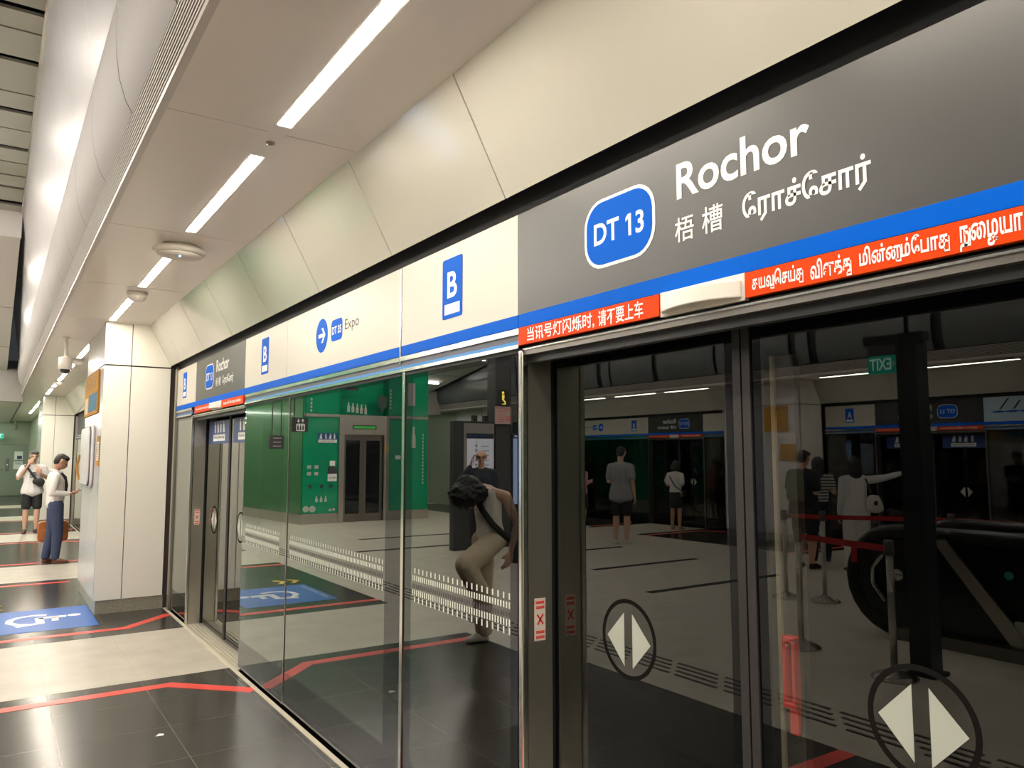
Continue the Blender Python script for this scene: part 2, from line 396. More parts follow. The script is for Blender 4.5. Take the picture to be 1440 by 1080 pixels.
for s in ('near', 'far'):
    X = side(s); n = 1 if s == 'near' else -1
    mb = MB(); y = Y0
    seams = [Y0]; yy = 3.34-1.9*5
    while yy < Y1-2: seams.append(yy); yy += 1.9
    seams.append(Y1)
    lx0, lx1 = -0.691, -0.635
    for a, b in zip(seams[:-1], seams[1:]):
        mb.box(X(-1.123), X(lx0-.012), a+.003, b-.003, 3.085, 3.12); mb.box(X(lx1+.012), X(-0.277), a+.003, b-.003, 3.085, 3.12)
    mb.box(X(-1.123), X(-0.25), Y0, Y1, 3.13, 3.16); mb.box(X(lx0-.012), X(lx1+.012), Y0, Y1, 3.108, 3.12)
    q = Y0
    for a, b in sorted(NL if s == 'near' else OL)+[(Y1+.03, Y1+1)]:
        mb.box(X(lx0-.012), X(lx1+.012), q, a-.022, 3.085, 3.107); q = b+.022
    struct('ceiling_platform_'+s, mb, [CEIL])
    # sloped panels down to the screen doors
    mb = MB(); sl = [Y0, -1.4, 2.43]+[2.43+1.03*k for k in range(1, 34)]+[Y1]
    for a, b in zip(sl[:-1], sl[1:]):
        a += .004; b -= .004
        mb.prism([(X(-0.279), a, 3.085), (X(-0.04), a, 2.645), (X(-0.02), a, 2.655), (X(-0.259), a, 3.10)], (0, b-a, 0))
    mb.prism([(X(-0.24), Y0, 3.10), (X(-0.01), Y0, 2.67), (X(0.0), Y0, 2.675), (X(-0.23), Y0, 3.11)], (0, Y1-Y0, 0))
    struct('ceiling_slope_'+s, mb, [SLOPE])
    # black recess above the signs
    mb = MB(); mb.box(X(0.03), X(0.06), Y0, Y1, 2.0, 3.2)
    struct('wall_recess_'+s, mb, [GAP])
    # trim and grille at the ceiling edge, rounded duct panels, silver fascia
    mb = MB(); mb.box(X(-1.153), X(-1.123), Y0, 36, 3.082, 3.108)
    struct('trim_ceiling_edge_'+s, mb, [mat('edge_trim', (0.62, 0.57, 0.52), 0.3)])
    mb = MB(); mb.box(X(-1.140), X(-1.130), Y0, 22, 3.122, 3.29, 1)
    for k in range(9):
        z = 3.117+k*0.0195; x = -1.155-0.02*k/9
        mb.box(X(x), X(x+0.02), Y0, 22, z, z+0.011)
    o = obj('air_grille', mb, [mat('grille_alu', (0.40, 0.36, 0.33), 0.6, 0.2), GAP], origin=(0, 0, 0))
    tag(o, 'long slotted air grille along the platform ceiling edge' if s == 'near' else 'dark slotted air grille above the opposite platform lamps, seen in the glass', 'air grille')
    if s == 'near':
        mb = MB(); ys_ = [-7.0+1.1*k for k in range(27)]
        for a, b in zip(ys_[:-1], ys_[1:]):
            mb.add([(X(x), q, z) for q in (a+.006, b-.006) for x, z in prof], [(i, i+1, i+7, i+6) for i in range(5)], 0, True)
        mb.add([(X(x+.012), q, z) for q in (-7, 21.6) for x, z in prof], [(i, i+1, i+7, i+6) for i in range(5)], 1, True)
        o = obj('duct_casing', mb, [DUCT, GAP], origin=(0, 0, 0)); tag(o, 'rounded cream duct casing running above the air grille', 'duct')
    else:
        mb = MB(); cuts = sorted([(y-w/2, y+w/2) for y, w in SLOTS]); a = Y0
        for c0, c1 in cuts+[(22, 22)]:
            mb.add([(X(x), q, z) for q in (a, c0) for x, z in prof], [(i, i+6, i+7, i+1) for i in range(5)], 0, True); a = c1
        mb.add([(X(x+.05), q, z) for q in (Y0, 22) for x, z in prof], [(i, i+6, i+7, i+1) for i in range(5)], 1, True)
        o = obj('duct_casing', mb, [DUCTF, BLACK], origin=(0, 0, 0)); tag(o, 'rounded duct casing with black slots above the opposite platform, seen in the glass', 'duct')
    top = [(-1.25, 3.905), (-1.454, 5.4)]
    mb = MB(); pan = [-7+1.35*k for k in range(22)]
    cuts = [] if s == 'near' else sorted([(y-w/2, y+w/2) for y, w in SLOTS])
    if s == 'near':
        for a, b in zip(pan[:-1], pan[1:]):
            mb.add([(X(top[0][0]), a+.005, top[0][1]), (X(top[1][0]), a+.005, top[1][1]), (X(top[1][0]), b-.005, top[1][1]), (X(top[0][0]), b-.005, top[0][1])], [(0, 1, 2, 3)])
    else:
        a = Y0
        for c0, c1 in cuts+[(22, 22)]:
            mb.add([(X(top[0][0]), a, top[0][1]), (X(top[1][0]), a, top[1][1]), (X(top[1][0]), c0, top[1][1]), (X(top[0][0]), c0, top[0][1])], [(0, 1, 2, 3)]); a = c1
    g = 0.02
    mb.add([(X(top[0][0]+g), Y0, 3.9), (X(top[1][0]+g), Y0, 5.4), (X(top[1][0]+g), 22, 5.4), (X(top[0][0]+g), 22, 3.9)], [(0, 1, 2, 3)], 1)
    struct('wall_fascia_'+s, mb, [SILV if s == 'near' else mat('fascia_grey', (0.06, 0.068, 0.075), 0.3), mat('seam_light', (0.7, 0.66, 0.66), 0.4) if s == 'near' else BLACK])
    mb = MB(); mb.box(X(-1.470), X(-1.440), Y0, 22, 5.38, 5.42); struct('trim_fascia_top_'+s, mb, [CHROME])

# high slatted ceiling over the middle of the platform, sloped soffit, low ceiling
mb = MB(); y = Y0
gaps = [(7.80, .03), (8.42, .12), (9.22, .03), (9.72, .12), (10.30, .03), (10.95, .12), (11.5, .04), (12.05, .05), (12.6, .10), (13.4, .22)]
g0 = [(-7.5+1.3*k, .03) for k in range(12)] + [(-6.9+1.3*k, .12) for k in range(12) if -6.9+1.3*k < 7.6]
a = Y0
for c, w in sorted(g0+gaps):
    if c-w/2 > a: mb.box(XO+1.45, -1.45, a, c-w/2, 5.4, 5.43)
    a = c+w/2
mb.box(XO+1.45, -1.45, a, 13.9, 5.4, 5.43)
mb.box(XO+1.3, -1.3, Y0, 14.2, 5.55, 5.6, 1)
struct('ceiling_slats', mb, [SLAT, BLACK])
mb = MB(); mb.box(XO+1.45, -1.45, 13.85, 13.95, 5.0, 5.45)
for a, b in ((13.95, 17.3), (17.32, 20.0), (20.02, 22.0)):
    za, zb = 5.0-(a-13.95)*1.3/8.05, 5.0-(b-13.95)*1.3/8.05
    for x0, x1 in ((XO+1.46, -6.0), (-5.98, -3.6), (-3.58, -1.46)):
        mb.add([(x0, a, za), (x1, a, za), (x1, b, zb), (x0, b, zb)], [(3, 2, 1, 0)])
mb.box(XO+1.1, -1.1, 13.9, 22, 5.45, 5.5)
struct('ceiling_soffit', mb, [mat('soffit_white', (0.72, 0.68, 0.66), 0.45)])
mb = MB(); mb.box(XO+1.1, -1.1, 22, 22.3, 2.95, 3.75)
struct('trim_beam', mb, [mat('beam_grey', (0.25, 0.23, 0.21), 0.5)])
mb = MB()
for k in range(40): mb.box(XO+1.1, -1.12, 22.3+k*.4, 22.3+k*.4+.36, 3.0, 3.02)
mb.box(XO+1.1, -1.12, 22.3, Y1, 3.1, 3.12)
struct('ceiling_low', mb, [SLAT])
mb = MB(); mb.box(-1.14, -1.10, 22.3, 37.5, 2.98, 3.2); struct('trim_low_ceiling_edge', mb, [GAP])

# walls closing the hall
mb = MB(); mb.box(XO-.2, 0.2, Y1, Y1+.2, 0, 5.6); struct('wall_end', mb, [WALLG])
mb = MB(); mb.box(XO-.2, 0.2, Y0-.2, Y0, 0, 5.6); struct('wall_back', mb, [WALLG])
mb = MB(); mb.box(-0.4, 0.2, 23.4, Y1, 0, 3.15); mb.box(-0.41, -0.4, 24, Y1, 2.12, 2.16, 0); struct('wall_side', mb, [WALLG])
mb = MB(); mb.box(XO-0.2, XO+.4, 19.5, Y1, 0, 3.15); struct('wall_side_opposite', mb, [WALLG])

# ------------------------------------------------------------------ pillars
def pillar(nm, X, y0, y1, xw=-0.703):
    mb = MB(); g = .004
    xs = [xw, -0.44, -0.04]
    for z0, z1 in ((0.14, 2.615), (2.63, 3.085)):
        for a, b in zip(xs[:-1], xs[1:]):
            mb.box(X(a+(g if a > xw else 0)), X(b-(g if b < -.05 else 0)), y0, y0+.02, z0, z1)
        for a, b in ((y0+.0, y0+.9), (y0+.91, y1)):
            mb.box(X(xw), X(xw+.02), a+.001, b, z0, z1, 1)
        mb.box(X(xw), X(-.04), y1-.02, y1, z0, z1)
    mb.box(X(xw+.03), X(0.05), y0+.03, y1-.03, 0.0, 3.085, 2)
    mb.prism([(X(-.279), y0, 3.085), (X(-.04), y0, 3.085), (X(-.04), y0, 2.645)], (0, .02, 0))
    mb.box(X(xw+.02), X(-.03), y0+.012, y1-.01, 0, 0.14, 3)
    return struct(nm, mb, [PANEL, mat('pillar_side', (0.60, 0.57, 0.58), 0.2, 0.1), mat('joint_brown', (0.05, 0.035, 0.03), 0.6), GRAN])
pillar('wall_pillar', side('near'), 9.216, 11.0)
pillar('wall_pillar.001', side('near'), 21.5, 23.4)
pillar('wall_pillar.002', side('far'), 9.04, 10.9)
pillar('wall_pillar.003', side('far'), 20.0, 21.6)

# ------------------------------------------------------------------ platform screen doors: signs over the doors
SZ0, SZ1 = 2.137, 2.58
def sign_root(F, y0, y1, label, col, cat='sign', name='station_sign', stripe=BLUE, group=None):
    """panel with the blue stripe along its foot"""
    t = thing(name, label, cat, (F.X, (y0+y1)/2, SZ0), group)
    mb = MB(); F.box(mb, y0+.002, y1-.002, SZ0+.049, SZ1, -0.03, 0.0); obj('panel', mb, col, t)
    mb = MB(); F.box(mb, y0+.001, y1-.001, SZ0, SZ0+.049, -0.03, 0.0005); obj('line_stripe', mb, stripe, t)
    return t
def name_sign(F, y_left, y_right, label, dy=0.0):
    """station name sign; positions measured on the sign nearest the camera, left end at y = 2.40"""
    t = sign_root(F, y_left, y_right, label, CHARC)
    m = lambda y: rd(F, y_left, 2.40-y)          # measured y -> this sign
    mb = MB(); F.rbox(mb, m(1.997), m(1.659), 2.268, 2.502, 0.088, 0.0, 0.0016); o = obj('badge_border', mb, WHITE, t)
    mb = MB(); F.rbox(mb, m(1.985), m(1.671), 2.279, 2.491, 0.079, 0.0016, 0.0026); o = obj('line_badge', mb, BLUE, t)
    mb = MB(); F.text(mb, glyphs('DT', .022), m(1.946), m(1.822), 2.349, 2.422, 0.0030); F.text(mb, glyphs('13', .022), m(1.777), m(1.707), 2.345, 2.418, 0.0030); F.poly(mb, [(m(1.778), 2.418), (m(1.778), 2.402), (m(1.790), 2.394), (m(1.790), 2.407)], .0028, .0031)
    obj('badge_lettering', mb, WHITE, o)
    mb = MB(); F.text(mb, glyphs('Rochor', .018), m(1.568), m(1.118), 2.402, 2.511, 0.0012); obj('name_lettering', mb, WHITE, t)
    mb = MB(); F.text(mb, glyphs('梧', .008), m(1.578), m(1.504), 2.274, 2.348, 0.0012); F.text(mb, glyphs('槽', .008), m(1.473), m(1.397), 2.274, 2.352, 0.0012); obj('chinese_lettering', mb, WHITE, t)
    mb = MB(); F.text(mb, glyphs('\u0bc7\u0bb0\u0bbe\u0b9a\u0bcd\u0bc7\u0b9a\u0bbe\u0bb0\u0bcd', .022), m(1.330), m(0.962), 2.262, 2.352, 0.0012); obj('tamil_lettering', mb, WHITE, t)
    return t
def letter_sign(F, y0, y1, yc, letter, label):
    t = sign_root(F, y0, y1, label, WHITES, name='platform_sign')
    mb = MB(); F.rbox(mb, yc-.088, yc+.088, 2.253, 2.523, 0.012, 0.0, 0.0016); o = obj('letter_plate', mb, BLUE, t)
    mb = MB(); F.text(mb, glyphs(letter, .02), rd(F, yc, -.043), rd(F, yc, .043), 2.345, 2.462, 0.002); obj('lettering', mb, WHITE, o)
    mb = MB(); F.box(mb, yc-.067, yc+.067, 2.272, 2.318, 0.0016, 0.002); obj('underline_bar', mb, WHITE, o)
    return t
def arrow_sign(F, y0, y1, yc, left, badge, dest, label, blank=None):
    """yc: centre of the arrow disc"""
    t = sign_root(F, y0, y1, label, WHITES, name='direction_sign')
    d = lambda k: rd(F, yc, k)
    mb = MB(); F.disc(mb, yc, 2.385, .10, .105, 0, .0016); o = obj('arrow_disc', mb, BLUE, t)
    sg = -1 if left else 1
    mb = MB(); F.box(mb, d(-.055*sg), d(.045*sg), 2.373, 2.396, .0016, .0022)
    for q in (1, -1): F.poly(mb, [(d(.063*sg), 2.385), (d(.035*sg), 2.385), (d(-.005*sg), 2.385+q*.046), (d(.023*sg), 2.385+q*.046)][::1], .0016, .0022)
    obj('arrow', mb, WHITE, o)
    a, b = (.16, .335)
    mb = MB(); F.rbox(mb, d(a), d(b), 2.325, 2.453, .03, 0, .0016); o = obj('line_badge', mb, BLUE, t)
    mb = MB(); F.text(mb, glyphs(badge, .02), d(a+.015), d(b-.015), 2.365, 2.412, .002); obj('badge_lettering', mb, WHITE, o)
    mb = MB(); F.text(mb, glyphs(dest, .0), d(.375), d(.58 if len(dest) < 6 else .9), 2.352 if 'p' in dest else 2.37, 2.43, .001); obj('lettering', mb, INK, t)
    return t
name_sign(NEAR, 2.40, 0.56, 'large dark Rochor DT 13 station sign above the nearby glass doors')
letter_sign(NEAR, 2.403, 3.425, 2.916, 'B', 'white sign with large blue B plate beside the big dark Rochor sign')
t = arrow_sign(NEAR, 3.44, 5.215, 4.542, False, 'DT 35', 'Expo', 'white Expo direction sign with blue arrow disc')
letter_sign(NEAR, 5.217, 6.278, 5.735, 'B', 'white sign with blue B plate between Expo sign and small dark Rochor sign')
name_sign(NEAR, 8.08, 6.282, 'smaller distant dark Rochor station sign near the pillar')
letter_sign(NEAR, 8.084, 9.015, 8.62, 'B', 'farthest white B plate sign, next to the cream pillar')
mb = MB(); NEAR.box(mb, 3.426, 3.440, 2.10, 2.58, -.03, .002); tag(obj('sign_joint_strip', mb, CHROME), 'thin bright vertical strip between Expo sign and large B sign', 'metal strip')
letter_sign(NEAR, 0.56, -0.46, 0.05, 'B', 'white B plate sign past the large dark Rochor sign, beyond the frame')
letter_sign(NEAR, 11.1, 12.0, 11.5, 'B', 'white sign sliver showing between the two pillars')
sign_root(NEAR, 12.0, 13.8, 'dark door sign hidden behind the near pillar', CHARC)
# opposite platform (seen in the glass)
name_sign(OPP, 6.10, 7.965, 'reflected dark Rochor sign partly hidden by the exit sign post')
letter_sign(OPP, 7.97, 8.98, 8.47, 'A', 'reflected white A plate sign beside the opposite pillar')
name_sign(OPP, 12.1, 13.87, 'reflected dark Rochor sign above the woman in white blouse')
letter_sign(OPP, 13.875, 15.0, 14.37, 'A', 'reflected white A plate sign above the grey shirted man')
arrow_sign(OPP, 15.0, 17.2, 15.65, True, 'DT 1', 'Bukit Panjang', 'reflected white direction sign with left arrow disc')
sign_root(OPP, 11.3, 12.095, 'reflected small blank white sign past the opposite dark Rochor sign', WHITES, name='blank_sign')
t = sign_root(OPP, 4.0, 6.095, 'reflected pale line map sign with slanted station names', mat('map_pale', (0.55, 0.68, 0.80), .3), name='line_map_sign')
mb = MB(); OPP.box(mb, 4.05, 5.98, 2.335, 2.347, 0, .002)
for k in range(9): OPP.rbox(mb, 5.93-.2*k, 5.80-.2*k, 2.325, 2.358, .012, 0, .003)
obj('line_diagram', mb, BLUE, t)
mb = MB()
for k in range(9):
    L = (.18, .13, .12, .1, .18, .12, .16, .1, .14)[k]
    OPP.poly(mb, [(5.86-.2*k, 2.38), (5.83-.2*k, 2.38), (5.83-.2*k-L*.75, 2.38+L), (5.86-.2*k-L*.75, 2.38+L)], 0, .0015)
obj('station_names', mb, DGREY, t)
sign_root(OPP, 17.2, 19.4, 'far reflected dark door sign beside the lift lobby', CHARC)

# ---- header rail: silver lips, slate band, bright blue band over the fixed glass
def header(F, a, b, nm):
    mb = MB()
    F.box(mb, a, b, 2.111, 2.133, -.03, .004, 0); F.box(mb, a, b, 2.086, 2.111, -.03, -.004, 1)
    F.box(mb, a, b, 2.071, 2.086, -.03, -.002, 2); F.box(mb, a, b, 2.056, 2.071, -.03, .006, 0); F.box(mb, a, b, 2.04, 2.056, -.03, -.006, 3)
    return struct(nm, mb, [CHROME, SLATEB, BLUED, BLACK])
header(NEAR, 2.395, 3.432, 'trim_header'); header(NEAR, 3.437, 6.25, 'trim_header.001'); header(NEAR, 8.226, 9.015, 'trim_header.002'); header(NEAR, -3.5, 0.555, 'trim_header.003'); header(NEAR, 11.1, 21.5, 'trim_header.004')
header(OPP, 7.97, 9.0, 'trim_header.005'); header(OPP, 13.87, 19.4, 'trim_header.006'); header(OPP, -3, 6.095, 'trim_header.007'); header(OPP, 10.9, 12.1, 'trim_header.008')
def door_header(F, y0, y1, nm):
    mb = MB(); F.box(mb, y0, y1, 2.028, 2.046, -.16, -.004, 0); F.box(mb, y0, y1, 2.046, 2.052, -.16, .002, 1); F.box(mb, y0, y1, 2.052, 2.066, -.03, -.012, 2); F.box(mb, y0, y1, 2.138, 2.06, -.03, -.012, 2)
    F.box(mb, y0, y1, 2.06, 2.5, -.2, -.16, 2)
    return struct(nm, mb, [STEELD, CHROME, GAP])
door_header(NEAR, 0.56, 2.37, 'trim_door_header'); door_header(NEAR, 6.255, 8.17, 'trim_door_header.001'); door_header(NEAR, 12, 13.8, 'trim_door_header.002')
door_header(OPP, 6.10, 7.965, 'trim_door_header.003'); door_header(OPP, 12.1, 13.87, 'trim_door_header.004')

# ---- red warning strips and the white signal lamp covers
def warning(F, ya, yb, g, label, ta, tb, z0, z1):
    t = thing('warning_strip', label, 'warning sign', (F.X, (ya+yb)/2, 2.066))
    mb = MB(); F.box(mb, ya, yb, 2.067, 2.134, -.012, .006); obj('strip', mb, RED, t)
    mb = MB()
    for gg, a, b, q0, q1 in g: F.text(mb, gg, a, b, q0, q1, .0072)
    obj('lettering', mb, WHITE, t); return t
warning(NEAR, 2.392, 1.645, [(glyphs('当讯号灯闪烁时,', .014), 2.334, 1.945, 2.073, 2.127), (glyphs('请不要上车', .014), 1.925, 1.712, 2.073, 2.127)], 'orange red strip with Chinese writing under the large Rochor sign', 0, 0, 0, 0)
TA = [('தயவ*\u0bc6சய்த*', 1.301, 1.146, 2.068, 2.126), ('விளக்க*', 1.126, 1.017, 2.068, 2.126), ('மின்ன*ம்\u0bc7பாத*', .997, .794, 2.068, 2.128), ('நு\u0bc8ழயா'.replace('ு', '*'), .774, .655, 2.068, 2.122), ('தீர்கள்', .64, .585, 2.076, 2.122)]
warning(NEAR, 1.325, 0.56, [(tamil(a, .026), b, c, d, e) for a, b, c, d, e in TA], 'orange red strip with Tamil writing under the large Rochor sign', 0, 0, 0, 0)
warning(NEAR, 8.08, 7.36, [(glyphs('Please do not board when the light is flashing', .02), 8.03, 7.41, 2.085, 2.117)], 'small red strip with English writing over the doors by the pillar', 0, 0, 0, 0)
warning(NEAR, 7.0, 6.285, [(glyphs('Jangan naik bila lampu berkelip', .02), 6.93, 6.36, 2.082, 2.117)], 'small red strip with Malay writing over the doors by the pillar', 0, 0, 0, 0)
warning(OPP, 6.11, 6.86, [(glyphs('SEMASA LAMPU BERKELIP', .01), 6.19, 6.80, 2.082, 2.118)], 'reflected red strip with large letters, under the opposite DT 13 badge', 0, 0, 0, 0)
warning(OPP, 7.17, 7.96, [(glyphs('Please do not board when light flashes', .01), 7.22, 7.90, 2.085, 2.117)], 'reflected orange strip beside the opposite white A plate sign', 0, 0, 0, 0)
warning(OPP, 12.12, 12.85, [(glyphs('SEMASA LAMPU BERKELIP', .01), 12.2, 12.75, 2.082, 2.118)], 'reflected red strip above the woman in white blouse', 0, 0, 0, 0)
warning(OPP, 13.15, 13.86, [(glyphs('Please do not board when light flashes', .01), 13.2, 13.8, 2.085, 2.117)], 'reflected red strip above the grey shirted man', 0, 0, 0, 0)
def lamp_cover(F, ya, yb, label):
    t = thing('signal_lamp', label, 'signal lamp', (F.X, (ya+yb)/2, 2.066))
    mb = MB(); F.box(mb, ya, yb, 2.062, 2.136, -.012, .003); obj('back_plate', mb, PLAST, t)
    n = 12; pr = []
    for k in range(n+1):
        u = k/n; pr.append((ya+(yb-ya)*(.03+.94*u), .012+.05*math.sin(PI*u)**.7))
    P = [F.pt(y, 2.068, 0.0) for y in ()] ; vs = [F.pt(y, 2.070, d) for y, d in pr]+[F.pt(pr[-1][0], 2.070, .002), F.pt(pr[0][0], 2.070, .002)]
    mb = MB(); mb.prism(vs, (0, 0, .048), 0); obj('lamp_lens', mb, PLAST, t, bevel=.004); return t
lamp_cover(NEAR, 1.642, 1.328, 'white rounded signal lamp cover between the two large red strips')
lamp_cover(NEAR, 7.355, 7.005, 'small white signal lamp cover between the red strips near the pillar')
lamp_cover(OPP, 6.865, 7.165, 'reflected white signal lamp cover partly behind the exit sign post')
lamp_cover(OPP, 12.855, 13.145, 'reflected white signal lamp cover above the opposite doors')

# ---- fixed glass screens
DASH = mat('dash_print', (0.66, 0.68, 0.62), 0.5)
def screen(F, y0, y1, label, fl=.05, fr_=.05, dash=None, bottom=.24, group=None, d=.0):
    """glass sheet between y0 < y1; fl: black border at the y1 side, fr_: at the y0 side"""
    t = thing('glass_screen', label, 'glass screen', (F.X, (y0+y1)/2, 0.03), group)
    a, b, z0, z1, D0, D1 = y0+fr_, y1-fl, bottom, 2.02, -.022+d, -.010+d
    mb = MB(); F.box(mb, a, b, z0, z1, D0, D1); obj('pane', mb, GL, t)
    mb = MB(); F.box(mb, y0, y1, .03, z0, D0, D1); F.box(mb, y0, y1, z1, 2.042, D0, D1); F.box(mb, y0, a, z0, z1, D0, D1); F.box(mb, b, y1, z0, z1, D0, D1); obj('black_border', mb, FRIT, t)
    if dash:
        mb = MB(); ya, yb = dash; n = int((yb-ya)/.0395)
        for k in range(2*n):
            y = ya+(yb-ya)*(k+.5)/(2*n)
            rows = [(1.082, .024, 0), (1.047, .019, 1), (1.017, .026, 0)]+([(1.116, .024, 0), (.986, .026, 0)] if k % 2 == 0 else [])
            for zc, h, mi in rows: F.box(mb, y-.0045, y+.0045, zc-h/2, zc+h/2, D1, D1+.0006, mi)
        o = obj('dash_pattern', mb, [DASH, mat('dash_dark', (.05, .035, .045), .5)], t); o['kind'] = 'stuff'
    return t
screen(NEAR, 2.424, 3.385, 'glass screen reflecting the bent woman, under the large white B sign', .075, .05, (2.47, 3.30))
screen(NEAR, 3.418, 5.15, 'glass screen reflecting the green lift lobby, under the Expo sign', .02, .185, (3.62, 5.10))
screen(NEAR, 5.16, 6.247, 'narrow looking glass screen next to the far glass doors', .012, .012, (5.3, 6.15), d=.004)
mb = MB(); NEAR.box(mb, 5.20, 5.30, .24, 2.02, -.034, -.022); tag(obj('screen_mullion', mb, mat('mullion_grey', (.6, .55, .52), .4)), 'grey upright behind the glass screens under the middle B sign', 'mullion')
mb = MB(); NEAR.box(mb, 3.388, 3.415, .03, 2.055, -.03, -.004); tag(obj('screen_mullion', mb, CHROME), 'thin bright metal upright between the two largest glass screens', 'mullion')
mb = MB(); NEAR.box(mb, 5.150, 5.159, .03, 2.042, -.02, -.005); tag(obj('screen_mullion', mb, CHROME), 'very thin glass joint upright below the Expo sign end', 'mullion')
screen(NEAR, 8.226, 9.0, 'small glass screen between the far doors and the pillar', .03, .03)
screen(NEAR, -3.5, 0.54, 'glass screen past the nearby doors beyond the frame', .05, .05)
screen(NEAR, 11.15, 12.0, 'glass screen sliver seen between the two pillars', .03, .03)
screen(NEAR, 13.9, 21.28, 'glass screen hidden behind the near pillar', .03, .03)
mb = MB(); NEAR.box(mb, 9.025, 9.10, 0.0, 2.6, -.028, .012); NEAR.box(mb, 9.10, 9.19, 0, 2.64, -.028, -.01)
tag(obj('end_post', mb, STEEL), 'tall steel end post of the glass screens against the near pillar', 'post')
mb = MB(); NEAR.box(mb, 21.3, 21.49, 0.0, 2.6, -.05, .012)
tag(obj('end_post', mb, STEEL), 'distant steel end post against the second pillar', 'post')
mb = MB(); NEAR.box(mb, 12.0, 12.12, 0.0, 2.05, -.14, .01)
tag(obj('end_post', mb, STEEL), 'steel door post half hidden beside the white wall cabinet', 'post')
screen(OPP, 7.985, 8.98, 'reflected dark glass screen behind the white dressed woman', .03, .03)
screen(OPP, 13.9, 17.2, 'reflected dark glass screen behind the grey shirted man', .03, .03)
screen(OPP, 17.23, 19.4, 'far reflected dark glass screen beside the lift lobby', .03, .03)
screen(OPP, 10.95, 12.08, 'reflected dark glass screen beside the opposite pillar', .03, .03)
screen(OPP, -3, 6.08, 'reflected dark glass screen behind the escalator', .03, .03)

# ---- door posts with their no-entry stickers
def sticker(F, t, x0, x1, y, z0, z1):
    """small notice on the face of a post that looks along -y"""
    mb = MB(); mb.box(x0, x1, y-.0012, y, z0, z1); o = obj('warning_sticker', mb, mat('sticker_white', (0.78, 0.66, 0.58), .4), t, 'white sticker with red cross')
    mb = MB(); xc, zc = (x0+x1)/2, (z0+z1)/2; h = (z1-z0)
    for s in (1, -1):
        mb.prism([(xc-.016, y-.0026, zc-s*.016), (xc-.011, y-.0026, zc-s*.020), (xc+.016, y-.0026, zc+s*.016), (xc+.011, y-.0026, zc+s*.020)], (0, .001, 0))
    for dz in (.42, .385, .30, .265, -.28, -.315, -.40, -.435): mb.box(x0+.006, x1-.006, y-.002, y-.0012, zc+dz*h-.0022, zc+dz*h+.0022)
    obj('red_cross', mb, TAPE, o)
def door_post(F, yp, label, n=1):
    t = thing('door_post', label, 'door post', (F.X, yp, 0))
    mb = MB(); mb.box(F.X+.022, F.X+.13, yp, yp+.03, 0.0, 2.03); mb.box(F.X+.024, F.X+.05, yp+.03, yp+.05, 0, 2.03); obj('post_body', mb, STEEL, t)
    mb = MB(); mb.box(F.X-.008, F.X+.021, yp-.003, yp+.024, 0.0, 2.045); obj('bright_edge', mb, CHROME, t, 'bright polished edge', bevel=.006)
    mb = MB(); mb.box(F.X+.13, F.X+.16, yp+.01, yp+.03, 0, 2.03); obj('black_seal', mb, BLACK, t)
    sticker(F, t, .048, .098, yp, .966, 1.12)
    return t
door_post(NEAR, 2.37, 'steel door post with red cross sticker beside the large glass doors')
door_post(NEAR, 8.172, 'distant steel door post with small sticker close to the pillar')
mb = MB(); mb.box(0.02, .13, .53, .556, 0, 2.03); tag(obj('door_jamb', mb, STEEL), 'plain steel jamb past the nearby doors beyond the frame', 'door post')
mb = MB(); mb.box(0.022, .13, 6.249, 6.258, 0, 2.03); tag(obj('door_jamb', mb, STEELD), 'slim jamb behind the glass screen edge at the far doors', 'door post')

